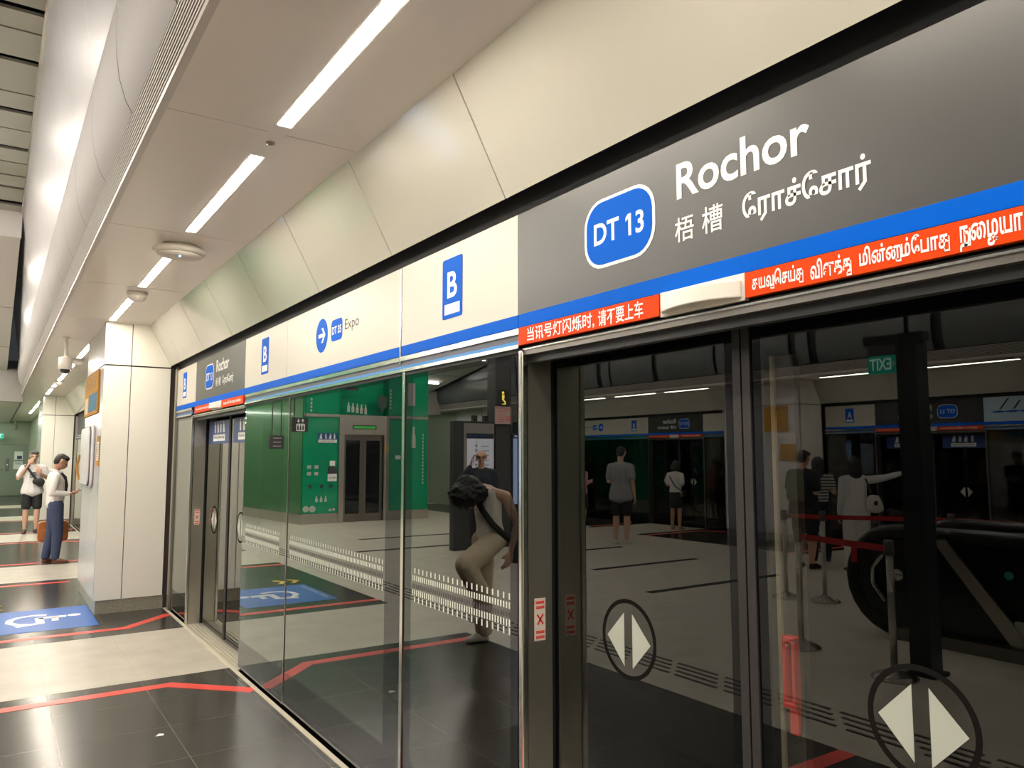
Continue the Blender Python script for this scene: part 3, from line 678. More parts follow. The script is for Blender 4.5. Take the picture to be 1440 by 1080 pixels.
# ---- sliding door leaves
def leaf(F, y0, y1, meet, label, sym=None, stk=None, stile=False):
    """meet: y of the edge where the two leaves meet"""
    t = thing('sliding_door', label, 'sliding door', (F.X, (y0+y1)/2, 0.015))
    e = .062; D0, D1 = -.157, -.145
    m1 = meet == y1                                   # meeting edge on the +y side
    a, b = y0+(.02 if m1 else e), y1-(e if m1 else .02)
    mb = MB(); F.box(mb, a, b, .06, 1.985, D0, D1); obj('pane', mb, GLD, t)
    mb = MB(); F.box(mb, y0, y1, .02, .06, D0, D1); F.box(mb, y0, y1, 1.985, 2.03, D0, D1); F.box(mb, y0, a, .06, 1.985, D0, D1); F.box(mb, b, y1, .06, 1.985, D0, D1); obj('black_border', mb, FRITD, t)
    mb = MB(); s = 1 if m1 else -1; F.box(mb, meet, meet-s*.028, .02, 2.024, -.1445, -.138); obj('rubber_edge', mb, RUB, t)
    if sym:
        mb = MB(); F.ring(mb, sym, 1.038, .117, .131, D1+.0006); o = obj('ring_mark', mb, mat('ring_grey', (.011, .010, .0095), .8, spec=0.0), t)
        mb = MB()
        for q in (1, -1): F.poly(mb, [(sym+q*.020, 1.122), (sym+q*.104, 1.036), (sym+q*.020, .947)], D1, D1+.001)
        obj('arrow_mark', mb, mat('arrow_white', (.43, .45, .39), .5), t)
    if stk:
        ya, yb = stk
        mb = MB(); F.box(mb, ya, yb, 1.765, 1.985, D1, D1+.0008); o = obj('boarding_notice', mb, NAVY, t)
        n = F.n; w = abs(yb-ya); dd = lambda u: rd(F, max(ya, yb) if F is NEAR else min(ya, yb), u*w)
        mb = MB(); F.box(mb, dd(.22), dd(.80), 1.79, 1.852, D1+.0008, D1+.0014)
        for k, u in enumerate((.30, .44, .58, .72)):
            F.disc(mb, dd(u), 1.965, .012, .012, D1+.0008, D1+.0014, n=10); F.poly(mb, [(dd(u-.03), 1.95), (dd(u+.03), 1.95), (dd(u+.035+.02*(k % 2)), 1.87), (dd(u-.02), 1.87)], D1+.0008, D1+.0014)
        obj('pictograms', mb, WHITE, o)
        mb = MB(); F.text(mb, glyphs('Priority Boarding', .01), dd(.26), dd(.76), 1.808, 1.838, D1+.002); obj('lettering', mb, INK, o)
    if stile:
        mb = MB(); F.box(mb, y1-.074, y1-.135, .03, 1.93, -.22, -.19, 1); F.box(mb, y1-.064, y1-.076, .03, 1.93, -.20, -.18); obj('inner_stile', mb, [mat('stile_tan', (.5, .4, .28), .4), mat('stile_brown', (.05, .042, .033), .5)], t)
        yc = y1-.105
        mb = MB(); F.box(mb, yc-.018, yc+.010, .90, .98, -.20, -.178); F.box(mb, yc+.010, yc+.020, .98, 1.157, -.20, -.165); F.box(mb, yc-.020, yc-.010, .98, 1.157, -.20, -.165); F.box(mb, yc-.020, yc+.020, 1.145, 1.160, -.20, -.165); F.box(mb, yc-.020, yc+.020, .97, .985, -.20, -.165)
        obj('red_handle', mb, mat('handle_red', (.95, .04, .03), .4), t, 'red release handle', bevel=.003)
    return t
leaf(NEAR, 1.468, 2.37, 1.468, 'large glass door leaf reflecting the grey shirted man', 1.967)
leaf(NEAR, 0.556, 1.462, 1.462, 'large glass door leaf with red handle, reflecting the exit sign', 0.987, None, True)
leaf(NEAR, 7.262, 8.17, 7.262, 'distant glass door leaf with navy notice beside the sticker post', 7.77, (8.08, 7.30))
leaf(NEAR, 6.262, 7.256, 7.256, 'distant glass door leaf with navy notice beside the glass screens', 6.82, (7.16, 6.38))
leaf(NEAR, 12.15, 13.8, 12.15, 'glass door behind the near pillar', 13.0)
leaf(OPP, 6.11, 7.03, 7.03, 'reflected glass door leaf under the opposite DT 13 badge', 6.5, (6.15, 6.85))
leaf(OPP, 7.036, 7.96, 7.036, 'reflected glass door leaf behind the pointing arm', 7.5, (7.12, 7.85))
leaf(OPP, 12.12, 12.98, 12.98, 'reflected glass door leaf before the woman in white blouse', 12.55)
leaf(OPP, 12.986, 13.86, 12.986, 'reflected glass door leaf beside the grey shirted man', 13.42)
mb = MB()
for y in (6.085, 7.972, 12.095, 13.87): OPP.box(mb, y-.012, y+.012, 0, 2.05, -.16, .005)
for k, y in enumerate((6.085, 7.972, 12.095, 13.87)):
    mb = MB(); OPP.box(mb, y-.012, y+.012, 0, 2.05, -.16, .005)
    tag(obj('door_jamb', mb, STEELD), 'reflected slim opposite door jamb ' + ['under the pale line map', 'under the A sign by the pillar', 'right of the woman in white blouse', 'left of the woman in white blouse'][k], 'door post')

# ------------------------------------------------------------------ strip lamps in the ceiling
NLL = ['first ceiling strip lamp, the largest, running out of the picture top', 'second ceiling strip lamp, ending at the white oval ceiling unit', 'third ceiling strip lamp, between oval unit and small dome', 'fourth ceiling strip lamp, ending at the near pillar', 'strip lamp above the pillar side', 'strip lamp just past the near pillar', 'small strip lamp behind the camera stalk', 'strip lamp below the camera housing', 'small far strip lamp before the second dome', 'small far strip lamp near the second pillar', 'tiny strip lamp beside the second pillar', 'tiny strip lamp beyond the second pillar', 'farthest tiny strip lamp']
def lamp(X, a, b, label, group=None):
    t = thing('strip_lamp', label, 'ceiling lamp', (X(-.663), (a+b)/2, 3.085), group)
    mb = MB(); mb.box(X(-.691), X(-.635), a, b, 3.0815, 3.094); obj('diffuser', mb, LIGHT, t)
    mb = MB()
    for x0, x1, y0, y1 in ((-.7, -.691, a-.02, b+.02), (-.635, -.626, a-.02, b+.02), (-.691, -.635, a-.02, a), (-.691, -.635, b, b+.02)): mb.box(X(x0), X(x1), y0, y1, 3.083, 3.10)
    obj('frame', mb, WHITE, t); return t
for k, (a, b) in enumerate(NL): lamp(side('near'), a, b, NLL[k] if k < len(NLL) else 'strip lamp over the platform behind the camera, number %s from it' % ['one', 'two', 'three', 'four'][k-len(NLL)])
OLL = ['reflected strip lamp over the opposite DT 13 sign, beside the exit sign post', 'reflected strip lamp right under the green exit sign', 'reflected strip lamp over the opposite small Rochor sign', 'reflected strip lamp over the opposite A sign above the grey shirted man', 'reflected strip lamp near the large door post', 'reflected strip lamp before the bent woman, far side', 'reflected strip lamp by the opposite pillar', 'opposite strip lamp above the escalator', 'opposite strip lamp past the escalator', 'opposite strip lamp facing the camera side', 'opposite strip lamp farthest behind the camera']
for k, (a, b) in enumerate(OL): lamp(side('far'), a, b, OLL[k])
# slat lamps added to brighten the hall (one reflects on the silver fascia)
for k, y in enumerate((-3.3, 1.5, 5.6, 8.42, 10.95, 13.4)):
    mb = MB(); mb.box(-8.9, -2.7, y-.045, y+.045, 5.375, 5.398)
    tag(obj('added_slot_lamp', mb, mat('added_slot_lamp', (.9, .9, .9), .5, emis=(1, .93, .84), es=LAMP*1.15)), 'added lamp in the high slatted ceiling, number %s along the platform' % ['one', 'two', 'three', 'four', 'five', 'six'][k], 'ceiling lamp')

for k, (y, z) in enumerate(((15.6, 4.70), (18.1, 4.30), (20.8, 3.86))):  # glowing strips added under the soffit to light up the lift lobby
    mb = MB()
    for x0, x1 in (((-3.9, -1.9), (-9.6, -8.3)) if k else ((-9.4, -2.1),)): mb.box(x0, x1, y-.05, y+.05, z-.02, z)
    tag(obj('soffit_fill_light', mb, MATS['added_slot_lamp']), 'added fill light under the sloped soffit by the lift lobby, %s one' % ['first', 'middle', 'last'][k], 'ceiling lamp')
for k, y in enumerate((24.2, 28.2, 32.2, 36.0)):  # glowing cross strips added to brighten the far end wall
    mb = MB(); mb.box(-7.5, -1.6, y-.06, y+.06, 2.975, 2.998)
    tag(obj('end_fill_light', mb, mat('end_fill_glow', (.9, .9, .9), .5, emis=(.9, 1, .82), es=LAMP*.5)), 'added cross light in the low ceiling before the end wall, %s one' % ['first', 'second', 'third', 'last'][k], 'ceiling lamp')
# ------------------------------------------------------------------ things fixed to the platform ceiling
t = thing('ceiling_access_unit', 'white oval ceiling unit with blue light between the strip lamps', 'ceiling unit', (-.657, 5.53, 3.085))
mb = MB(); mb.lathe([(.11, 3.085), (.118, 3.068), (.155, 3.062), (.172, 3.045), (.170, 3.030), (.155, 3.020)], (-.657, 5.53, 0), sx=1.0, sy=.72); obj('body', mb, PLAST, t)
mb = MB(); mb.lathe([(.148, 3.020), (.142, 3.004), (.12, 2.994), (.04, 2.990)], (-.657, 5.53, 0), sx=1.0, sy=.72); obj('cover', mb, mat('cover_cream', (.70, .65, .58), .4), t)
mb = MB(); mb.sphere((-.668, 5.46, 2.991), .007); obj('status_light', mb, mat('blue_led', (.05, .2, .8), .4, emis=(.1, .4, 1), es=6), t, 'small blue light')
def dome(x, y, label, r=.085):
    t = thing('dome_speaker', label, 'ceiling dome', (x, y, 3.085))
    mb = MB(); mb.lathe([(r, 3.085), (r*1.02, 3.072), (r*.95, 3.062)], (x, y, 0)); obj('collar', mb, WHITES, t)
    mb = MB(); mb.lathe([(r*.93*math.cos(a*PI/16), 3.062-r*.75*math.sin(a*PI/16)) for a in range(8)]+[(.002, 3.062-r*.75)], (x, y, 0)); obj('dome', mb, PLAST, t)
dome(-.657, 7.40, 'small white ceiling dome between the third and fourth strip lamps')
dome(-.66, 13.15, 'distant small ceiling dome behind the camera stalk')
dome(-.66, 17.15, 'farthest small ceiling dome before the second pillar')
mb = MB(); mb.lathe([(.02, 3.085), (.02, 3.079), (.008, 3.074)], (-.658, 3.46, 0)); tag(obj('sprinkler_head', mb, STEELD), 'tiny grey sprinkler dot between the two largest strip lamps', 'sprinkler')
t = thing('security_camera', 'cream security camera hanging on a short stalk by the near pillar', 'security camera', (-.97, 10.7, 3.085))
mb = MB(); mb.tube([(-.97, 10.7, 3.085), (-.97, 10.7, 2.83)], .021); mb.lathe([(.045, 3.085), (.045, 3.075)], (-.97, 10.7, 0)); obj('stalk', mb, PLAST, t)
mb = MB(); mb.lathe([(.03, 2.855), (.075, 2.835), (.078, 2.70), (.07, 2.69)], (-.97, 10.7, 0), n=8); obj('housing', mb, PLAST, t)
mb = MB(); mb.lathe([(.055*math.cos(a*PI/14), 2.69-.05*math.sin(a*PI/14)) for a in range(7)]+[(.002, 2.64)], (-.97, 10.7, 0)); obj('lens_dome', mb, mat('smoked_dome', (.03, .03, .04), .08), t, 'dark smoked dome')

# ------------------------------------------------------------------ things on the pillar side
t = thing('gold_notice_board', 'gold direction board high on the pillar side', 'sign', (-.72, 10.23, 2.12))
PF = Face(-.705, -1)
mb = MB(); PF.box(mb, 9.53, 10.95, 2.12, 2.602, 0, .018); obj('board', mb, GOLD, t)
mb = MB(); PF.box(mb, 9.6, 10.45, 2.16, 2.36, .018, .0195); obj('picture', mb, mat('notice_blue', (.05, .15, .24), .6, spec=.1), t)
mb = MB()
for k in range(3): PF.text(mb, glyphs(['No stopping here', 'Move to the end', 'of the platform'][k], .0), 10.8, 9.75, 2.53-.05*k, 2.565-.05*k, .0195)
obj('lettering', mb, INK, t)
mb = MB()
PF.rbox(mb, 10.5, 10.85, 2.15, 2.34, .02, .018, .0195); obj('pictogram', mb, mat('notice_pale', (.55, .38, .2), .5), t)
t = thing('wall_cabinet', 'white rounded intercom cabinet on the pillar side', 'cabinet', (-.75, 10.3, 1.27))
mb = MB(); PF.rbox(mb, 9.75, 10.70, 1.29, 2.0, .12, 0, .035); obj('body', mb, mat('cabinet_white', (.70, .68, .68), .3), t, bevel=.02)
mb = MB(); PF.rbox(mb, 9.77, 10.68, 1.31, 1.98, .11, .035, .043); obj('seam', mb, mat('cab_seam', (.1, .06, .07), .5), t)
mb = MB(); PF.rbox(mb, 9.78, 10.67, 1.32, 1.97, .10, .043, .062); obj('door', mb, mat('cabinet_white', (.70, .68, .68), .3), t, bevel=.015)
mb = MB(); mb.tube([(-.768, 10.62, 1.36), (-.79, 10.64, 1.45), (-.795, 10.64, 1.55), (-.77, 10.62, 1.66)], .014); obj('handle', mb, mat('handle_orange', (.45, .2, .03), .4), t, 'curved orange handle')
t = thing('phone_notice', 'narrow gold and white notice beside the wall cabinet', 'notice', (-.71, 9.45, 1.53))
mb = MB(); PF.box(mb, 9.25, 9.52, 1.54, 1.86, 0, .004); obj('sheet', mb, GOLD, t)
mb = MB(); PF.box(mb, 9.28, 9.49, 1.60, 1.80, .004, .005); obj('text_panel', mb, mat('notice_paper', (.72, .62, .5), .5), t)
mb = MB()
for k in range(7): PF.box(mb, 9.3, 9.47, 1.615+.025*k, 1.622+.025*k, .005, .0056)
obj('text_lines', mb, INK, t)

# ------------------------------------------------------------------ far end wall
class FaceY(Face):
    """vertical plane y = X looking toward -y; u = world x"""
    def __init__(s, Y): s.X = Y; s.n = 1
    def pt(s, u, z, d=0.0): return (u, s.X-d, z)
    def box(s, mb, u0, u1, z0, z1, d0, d1, mi=0): return mb.box(u0, u1, s.X-d0, s.X-d1, z0, z1, mi)
    def poly(s, mb, pts, d0, d1, mi=0, smooth=False): return mb.prism([s.pt(u, z, d0) for u, z in pts], (0, -(d1-d0), 0), mi, smooth)
EW = FaceY(38.0)
t = bpy.data.objects.new('door_1', None); C.objects.link(t); t.location = (-1.6, 38, 0); t['kind'] = 'structure'
mb = MB(); EW.box(mb, -2.9, -1.66, 0.02, 2.12, 0, .04); EW.box(mb, -1.64, -.42, 0.02, 2.12, 0, .04); obj('door_leaf', mb, DOORG, t)
mb = MB(); EW.box(mb, -3.0, -.36, 2.12, 2.22, 0, .06); EW.box(mb, -.42, -.36, 0, 2.12, 0, .06); EW.box(mb, -3.0, -2.9, 0, 2.12, 0, .06); obj('door_frame', mb, WALLG, t)
mb = MB(); EW.box(mb, -1.19, -1.05, 1.02, 1.54, .04, .06); obj('lock_plate', mb, mat('lock_plate', (.16, .17, .18), .3, .6), t)
mb = MB()
for z in (1.12, 1.2, 1.28): mb.lathe([(.035, 0), (.03, -.02)], (-1.12, 37.93, z), axis='y')
mb.tube([(-1.5, 37.93, 1.12), (-1.35, 37.9, 1.10), (-1.28, 37.93, 1.1)], .015); obj('handle', mb, CHROME, t)
for k, (a, b, c, d, l) in enumerate(((-.9, -.6, 1.48, 1.83, 'white notice with dark square on the far end door'), (-.91, -.59, 1.10, 1.42, 'plain white notice, lower one on the far end door'))):
    t = thing('door_notice', l, 'notice', ((a+b)/2, 37.95, c))
    mb = MB(); EW.box(mb, a, b, c, d, .04, .045); obj('sheet', mb, WHITE, t)
    mb = MB()
    if k == 0: EW.box(mb, a+.1, b-.03, c+.03, c+.17, .045, .047)
    else:
        for q in range(3): EW.box(mb, a+.05, b-.05, c+.20+.03*q, c+.21+.03*q, .045, .047)
    obj('print', mb, NAVY, t)
def exit_sign(mkbox, mktext, label, loc):
    t = thing('exit_sign', label, 'exit sign', loc)
    EX = mat('exit_green', (.01, .30, .20), .4, emis=(.02, .5, .3), es=.35)
    mb = MB(); mkbox(mb); obj('sign_box', mb, EX, t)
    mb = MB(); mktext(mb); obj('lettering', mb, mat('exit_white', (.7, .85, .8), .4, emis=(.6, .9, .8), es=.5), t); return t
t = exit_sign(lambda m: m.box(-1.95, -1.30, 37.4, 37.48, 2.34, 2.56), lambda m: FaceY(37.4).text(m, glyphs('EXIT', .02), -1.85, -1.36, 2.38, 2.52, .002), 'small green exit sign at the far end of the platform', (-1.6, 37.44, 2.34))
mb = MB(); mb.tube([(-1.6, 37.44, 2.56), (-1.6, 37.44, 3.0)], .012); obj('hanger', mb, PLAST, t)
t = thing('dome_camera', 'tiny dome camera hanging before the far end wall', 'security camera', (-.95, 37.2, 2.95))
mb = MB(); mb.tube([(-.95, 37.2, 3.085), (-.95, 37.2, 2.93)], .02); obj('stalk', mb, PLAST, t)
mb = MB(); mb.lathe([(.04, 2.93), (.09, 2.9), (.09, 2.78), (.06, 2.70), (.005, 2.68)], (-.95, 37.2, 0)); obj('housing', mb, mat('dome_grey', (.3, .3, .27), .4), t)

# ------------------------------------------------------------------ lift lobby (reflected in the screens)
LY = 18.3
L = FaceY(LY)
mb = MB()
mb.prism([(-4.56, LY, 0.24), (-4.36, 20.4, .24), (-4.2, 22.0, .24), (-7.95, 22.0, .24), (-7.95, LY, .24), (-6.80, LY, .24), (-6.80, LY+.35, .24), (-5.46, LY+.35, .24), (-5.46, LY, .24)], (0, 0, 3.9))
struct('wall_lift_lobby', mb, [GREEN])
mb = MB()
mb.prism([(-4.555, LY+.02, 0.24), (-4.355, 20.4, .24), (-4.195, 21.99, .24), (-4.175, 21.99, .24), (-4.335, 20.39, .24), (-4.535, LY+.01, .24)], (0, 0, 3.9))
struct('wall_lift_side', mb, [GREENL])
mb = MB(); mb.prism([(-4.52, LY-.02, 0), (-4.31, 20.4, 0), (-4.15, 22.0, 0), (-7.97, 22.0, 0), (-7.97, LY-.02, 0), (-6.8, LY-.02, 0), (-6.8, LY+.1, 0), (-5.46, LY+.1, 0), (-5.46, LY-.02, 0)], (0, 0, .238)); mb.box(-5.46, -4.56, LY-.03, LY, 2.60, 2.67); mb.box(-7.95, -6.80, LY-.03, LY, 2.60, 2.67)
struct('trim_lift_plinth', mb, [STEEL])
t = thing('lift_entrance', 'steel framed lift entrance with dark glass doors in the green wall', 'lift', (-6.13, LY, 0))
mb = MB(); L.box(mb, -6.80, -5.46, 2.17, 2.66, 0, .05); L.box(mb, -6.80, -6.67, 0, 2.17, 0, .05); L.box(mb, -5.59, -5.46, 0, 2.17, 0, .05); obj('frame', mb, STEEL, t)
for a, b in ((-6.67, -6.135), (-6.125, -5.59)):
    mb = MB(); L.box(mb, a, a+.08, 0, 2.17, -.09, -.05); L.box(mb, b-.08, b, 0, 2.17, -.09, -.05); L.box(mb, a+.08, b-.08, 2.03, 2.17, -.09, -.05); L.box(mb, a+.08, b-.08, 0, .2, -.09, -.05); o = obj('door', mb, STEELD, t)
    mb = MB(); L.box(mb, a+.08, b-.08, .2, 2.03, -.085, -.065); obj('glass', mb, TINTG, o)
mb = MB(); L.box(mb, -6.44, -5.80, 2.31, 2.41, .05, .06); o = obj('display', mb, INK, t)
mb = MB(); L.box(mb, -6.42, -5.83, 2.33, 2.39, .06, .062); obj('display_glow', mb, mat('display_green', (.02, .15, .03), .4, emis=(.05, .5, .08), es=.5), o)
mb = MB(); L.box(mb, -6.78, -6.69, 1.72, 1.92, .05, .052); obj('yellow_label', mb, mat('label_yellow', (.6, .4, .05), .5), t, 'yellow label')
t = thing('priority_sign', 'navy priority pictogram sign on the green lift wall', 'sign', (-5.17, LY, 1.96))
mb = MB(); L.box(mb, -5.42, -4.92, 1.96, 2.2, 0, .008); obj('plate', mb, NAVY, t)
mb = MB(); L.box(mb, -5.41, -4.93, 1.965, 2.04, .008, .009)
for k, u in enumerate((-5.34, -5.24, -5.12, -5.0)):
    L.disc(mb, u, 2.178, .014, .014, .008, .009, n=10); L.poly(mb, [(u-.02, 2.16), (u+.02, 2.16), (u+.03*(k % 2)+.01, 2.06), (u-.025, 2.06)], .008, .009)
obj('pictograms', mb, WHITE, t)
mb = MB(); L.text(mb, glyphs('Priority queue', .01), -5.33, -5.01, 1.985, 2.02, .0095); obj('lettering', mb, INK, t)
t = thing('lift_button_panel', 'small dark and white lift button panel on the green wall', 'button panel', (-5.3, LY, 1.03))
mb = MB(); L.box(mb, -5.42, -5.19, 1.2, 1.37, 0, .015); obj('button_plate', mb, DGREY, t)
mb = MB(); L.box(mb, -5.42, -5.19, 1.02, 1.2, 0, .012); o = obj('notice', mb, WHITE, t)
mb = MB(); L.text(mb, glyphs('lift use', .01), -5.39, -5.22, 1.09, 1.13, .0135); obj('lettering', mb, INK, o)
mb = MB(); L.box(mb, -5.37, -5.24, 1.40, 1.52, 0, .01); obj('small_plate', mb, WHITE, t)
WP = thing('wall_plate', 'four small white plates on the green wall left of the lift doors', 'wall plate', (-4.72, LY, 1.37), 'white plates on the lift lobby wall')
mb = MB(); L.box(mb, -4.77, -4.67, 1.33, 1.41, 0, .008); obj('plate', mb, GREYP, WP)
for x, z in ((-4.90, 1.37), (-4.72, 1.21), (-4.90, 1.21)): clone(WP, (x, LY, z))
WP['label'] = 'small white plate, one of four on the green lift wall'
for o in list(C.objects):
    if o.name.startswith('wall_plate'): o['label'] = WP['label']
def bottle(x, z, h, r, m, label, tilt=0):
    mb = MB(); P = [(-r, 0), (r, 0), (r, .55*h), (.45*r, .72*h), (.4*r, h), (-.4*r, h), (-.45*r, .72*h), (-r, .55*h)]
    L.poly(mb, [(x+u, z+v) for u, v in P], 0, .006); return tag(obj('bottle_decal', mb, m), label, 'wall decal')
for k in range(5): bottle(-5.70-.115*k, 2.74-.012*k, .24, .035, GREYP, 'white bottle shaped decal above the lift, %s of five' % ['first', 'second', 'third', 'fourth', 'fifth'][k])
for k in range(3): bottle(-4.92-.115*k, .52, .15, .03, GREYP, 'small pale bottle decal low beside the lift, %s of three' % ['first', 'second', 'third'][k])
mb = MB(); L.disc(mb, -6.62, 3.02, .14, .18, 0, .006); L.disc(mb, -6.62, 2.80, .05, .06, 0, .006); tag(obj('round_decal', mb, mat('decal_dark', (.02, .05, .035), .5)), 'dark round decal on the green wall above the lift', 'wall decal')
mb = MB(); L.box(mb, -5.95, -5.62, 3.28, 3.38, 0, .008); tag(obj('long_decal', mb, DGREY), 'dark oblong decal high on the green lift wall', 'wall decal')
for k, (x, z, r, m) in enumerate(((-4.75, .90, .05, DGREY), (-5.04, .90, .05, DGREY), (-5.27, .90, .05, DGREY), (-4.66, .36, .075, GREYP), (-4.82, .36, .08, GREYP), (-5.27, .32, .035, GREYP), (-5.36, .33, .035, GREYP))):
    mb = MB(); L.disc(mb, x, z, r, r, 0, .006)
    tag(obj('round_decal', mb, m), ['first dark round decal low beside the lift', 'middle dark round decal low beside the lift', 'third dark round decal, closest to the lift frame', 'large pale round decal near the plinth corner', 'second large pale round decal near the plinth corner', 'small pale dot decal near the lift plinth', 'small pale dot decal closest to the lift frame'][k], 'wall decal')
for k, (x, z0, z1) in enumerate(((-4.74, 2.72, 3.15), (-6.85, 2.85, 3.40), (-7.80, .9, 2.3))):
    mb = MB(); n = int((z1-z0)/.09)
    for q in range(n): L.box(mb, x-.022, x+.022, z0+q*.09, z0+q*.09+.06, 0, .005)
    o = tag(obj('text_column', mb, GREYP), ['pale vertical letter column at the green wall edge', 'pale vertical letter column above the lift frame', 'long pale vertical letter column at the lobby corner'][k], 'wall decal')
t = bottle(-7.52, 1.85, .55, .06, GREYP, 'tall slanted pale bottle decal beyond the lift frame')
mb = MB(); L.box(mb, -7.55, -7.35, 2.95, 3.55, 0, .02); tag(obj('speaker_panel', mb, mat('panel_grey', (.3, .3, .3), .5)), 'grey panel high at the corner of the green wall', 'panel')
mb = MB(); L.box(mb, -7.15, -7.0, 1.55, 1.65, 0, .01); tag(obj('small_plate', mb, WHITE), 'single white plate right beyond the lift frame', 'wall plate')
# hanging signs in front of the lobby
def hang(name, x0, x1, y, z0, z1, label, cat, top, m):
    t = thing(name, label, cat, ((x0+x1)/2, y, z0))
    mb = MB(); mb.box(x0, x1, y, y+.08, z0, z1); obj('board', mb, m, t)
    mb = MB()
    for x in (x0+.06, x1-.06): mb.tube([(x, y+.04, z1), (x, y+.04, top)], .012)
    obj('hangers', mb, DGREY, t); return t
t = hang('lift_sign', -4.36, -3.98, 17.4, 2.19, 2.52, 'black hanging sign with white lift symbol before the green wall', 'sign', 4.30, INK)
F17 = FaceY(17.4)
mb = MB(); F17.rbox(mb, -4.28, -4.08, 2.21, 2.38, .02, 0, .002)
for u, s in ((-4.23, 1), (-4.13, -1)):
    F17.box(mb, u-.01, u+.01, 2.41, 2.49, 0, .002); F17.poly(mb, [(u-.035, 2.45-.0*s), (u+.035, 2.45), (u, 2.45+s*.045)], 0, .002)
obj('pictogram', mb, WHITE, t)
mb = MB()
for u in (-4.24, -4.18, -4.12): F17.disc(mb, u, 2.345, .013, .013, .002, .003, n=10); F17.box(mb, u-.018, u+.018, 2.23, 2.325, .002, .003)
obj('riders', mb, INK, t)
t = hang('train_monitor', -3.78, -3.46, 17.3, 1.80, 2.10, 'dark hanging train time monitor beside the lift sign', 'monitor', 4.3, DGREY)
mb = MB()
for k in range(3): mb.box(-3.72, -3.54, 17.298, 17.3, 2.03-.09*k, 2.05-.09*k)
obj('screen_text', mb, mat('screen_pink', (.4, .3, .3), .5), t)

# ------------------------------------------------------------------ information totem and escalator column (reflected)
TY = 11.76; T = FaceY(TY)
t = thing('directory_totem', 'dark directory totem with white map behind the man on the phone', 'totem', (-5.47, TY, 0))
mb = MB(); mb.box(-5.862, -5.03, TY, TY+.16, 0, 2.26); obj('body', mb, DGREY, t, bevel=.01)
mb = MB(); T.box(mb, -5.855, -5.22, 1.10, 2.22, 0, .01); o = obj('panel', mb, mat('totem_grey', (.22, .21, .2), .4), t)
mb = MB(); T.box(mb, -5.84, -5.285, 1.15, 1.945, .01, .014); obj('map_sheet', mb, mat('map_white', (.55, .56, .62), .3, emis=(.8, .82, 1), es=.22), o)
mb = MB(); T.box(mb, -5.48, -5.47, 1.25, 1.90, .014, .016)
for k in range(7): T.box(mb, -5.5, -5.45, 1.3+.085*k, 1.325+.085*k, .014, .016); T.box(mb, -5.74, -5.58, 1.3+.085*k, 1.312+.085*k, .014, .016)
obj('map_lines', mb, mat('map_ink', (.2, .2, .25), .5), o)
mb = MB(); T.box(mb, -5.84, -5.27, 1.955, 2.04, .01, .016); o2 = obj('header_strip', mb, INK, o)
mb = MB(); T.box(mb, -5.38, -5.30, 1.992, 2.0, .016, .018); T.text(mb, glyphs('DT 35  Exit', .0), -5.68, -5.42, 1.975, 2.015, .018); obj('header_lettering', mb, BLUE, o)
for k, x in enumerate((-5.68, -5.45)):
    mb = MB(); mb.box(x-.04, x+.04, TY-.02, TY+.06, 2.26, 2.36); mb.box(x-.012, x+.012, TY-.05, TY-.02, 2.30, 2.33); tag(obj('totem_spotlight', mb, INK), 'small black spotlight on the totem top, %s one' % ['farther', 'closer'][k], 'spotlight')
t = thing('escalator_sign_column', 'dark square column with yellow escalator sign and red prohibition notice', 'column', (-6.05, TY+.05, 0))
mb = MB(); mb.box(-6.24, -5.90, TY+.02, TY+.30, 0, 4.05); obj('shaft', mb, mat('column_grey', (.05, .05, .05), .4), t)
mb = MB(); T.box(mb, -6.15, -5.89, 2.55, 2.84, 0, .05); o = obj('escalator_sign', mb, INK, t)
mb = MB(); T.disc(mb, -6.02, 2.79, .025, .025, .05, .053, n=14); T.poly(mb, [(-6.05, 2.755), (-6.0, 2.755), (-6.0, 2.66), (-6.05, 2.62), (-6.05, 2.59), (-6.0, 2.59), (-6.0, 2.575), (-6.08, 2.575), (-6.08, 2.63), (-6.035, 2.665), (-6.05, 2.70)], .05, .053)
obj('escalator_symbol', mb, mat('sign_yellow', (.9, .7, .1), .4, emis=(1, .75, .1), es=1.2), o)
mb = MB(); T.box(mb, -6.22, -5.87, 2.22, 2.54, 0, .03); o = obj('prohibition_board', mb, mat('board_pink', (.45, .36, .35), .5), t)
mb = MB()
for u in (-6.14, -6.03, -5.92): T.ring(mb, u, 2.475, .034, .044, .031, n=20)
T.text(mb, glyphs('NO', .03), -6.20, -6.09, 2.27, 2.37, .031)
for k in range(4): T.box(mb, -6.07, -5.89, 2.26+.04*k, 2.272+.04*k, .03, .031)
obj('prohibition_print', mb, TAPE, o)
t = thing('lit_map_case', 'pale blue lit map case beside the escalator sign column', 'map case', (-6.5, TY, 0))
mb = MB(); mb.box(-6.85, -6.26, TY, TY+.12, 0.0, 2.06); obj('case', mb, DGREY, t)
mb = MB(); mb.box(-6.80, -6.275, TY-.012, TY, .76, 1.96); obj('lit_map', mb, mat('lit_map', (.4, .5, .7), .4, emis=(.45, .62, 1), es=.9), t)
mb = MB(); mb.box(-6.7, -6.3, TY-.02, TY, 1.98, 2.02); obj('case_lamp', mb, mat('case_lamp', (.5, .6, .8), .4, emis=(.6, .8, 1), es=.5), t)

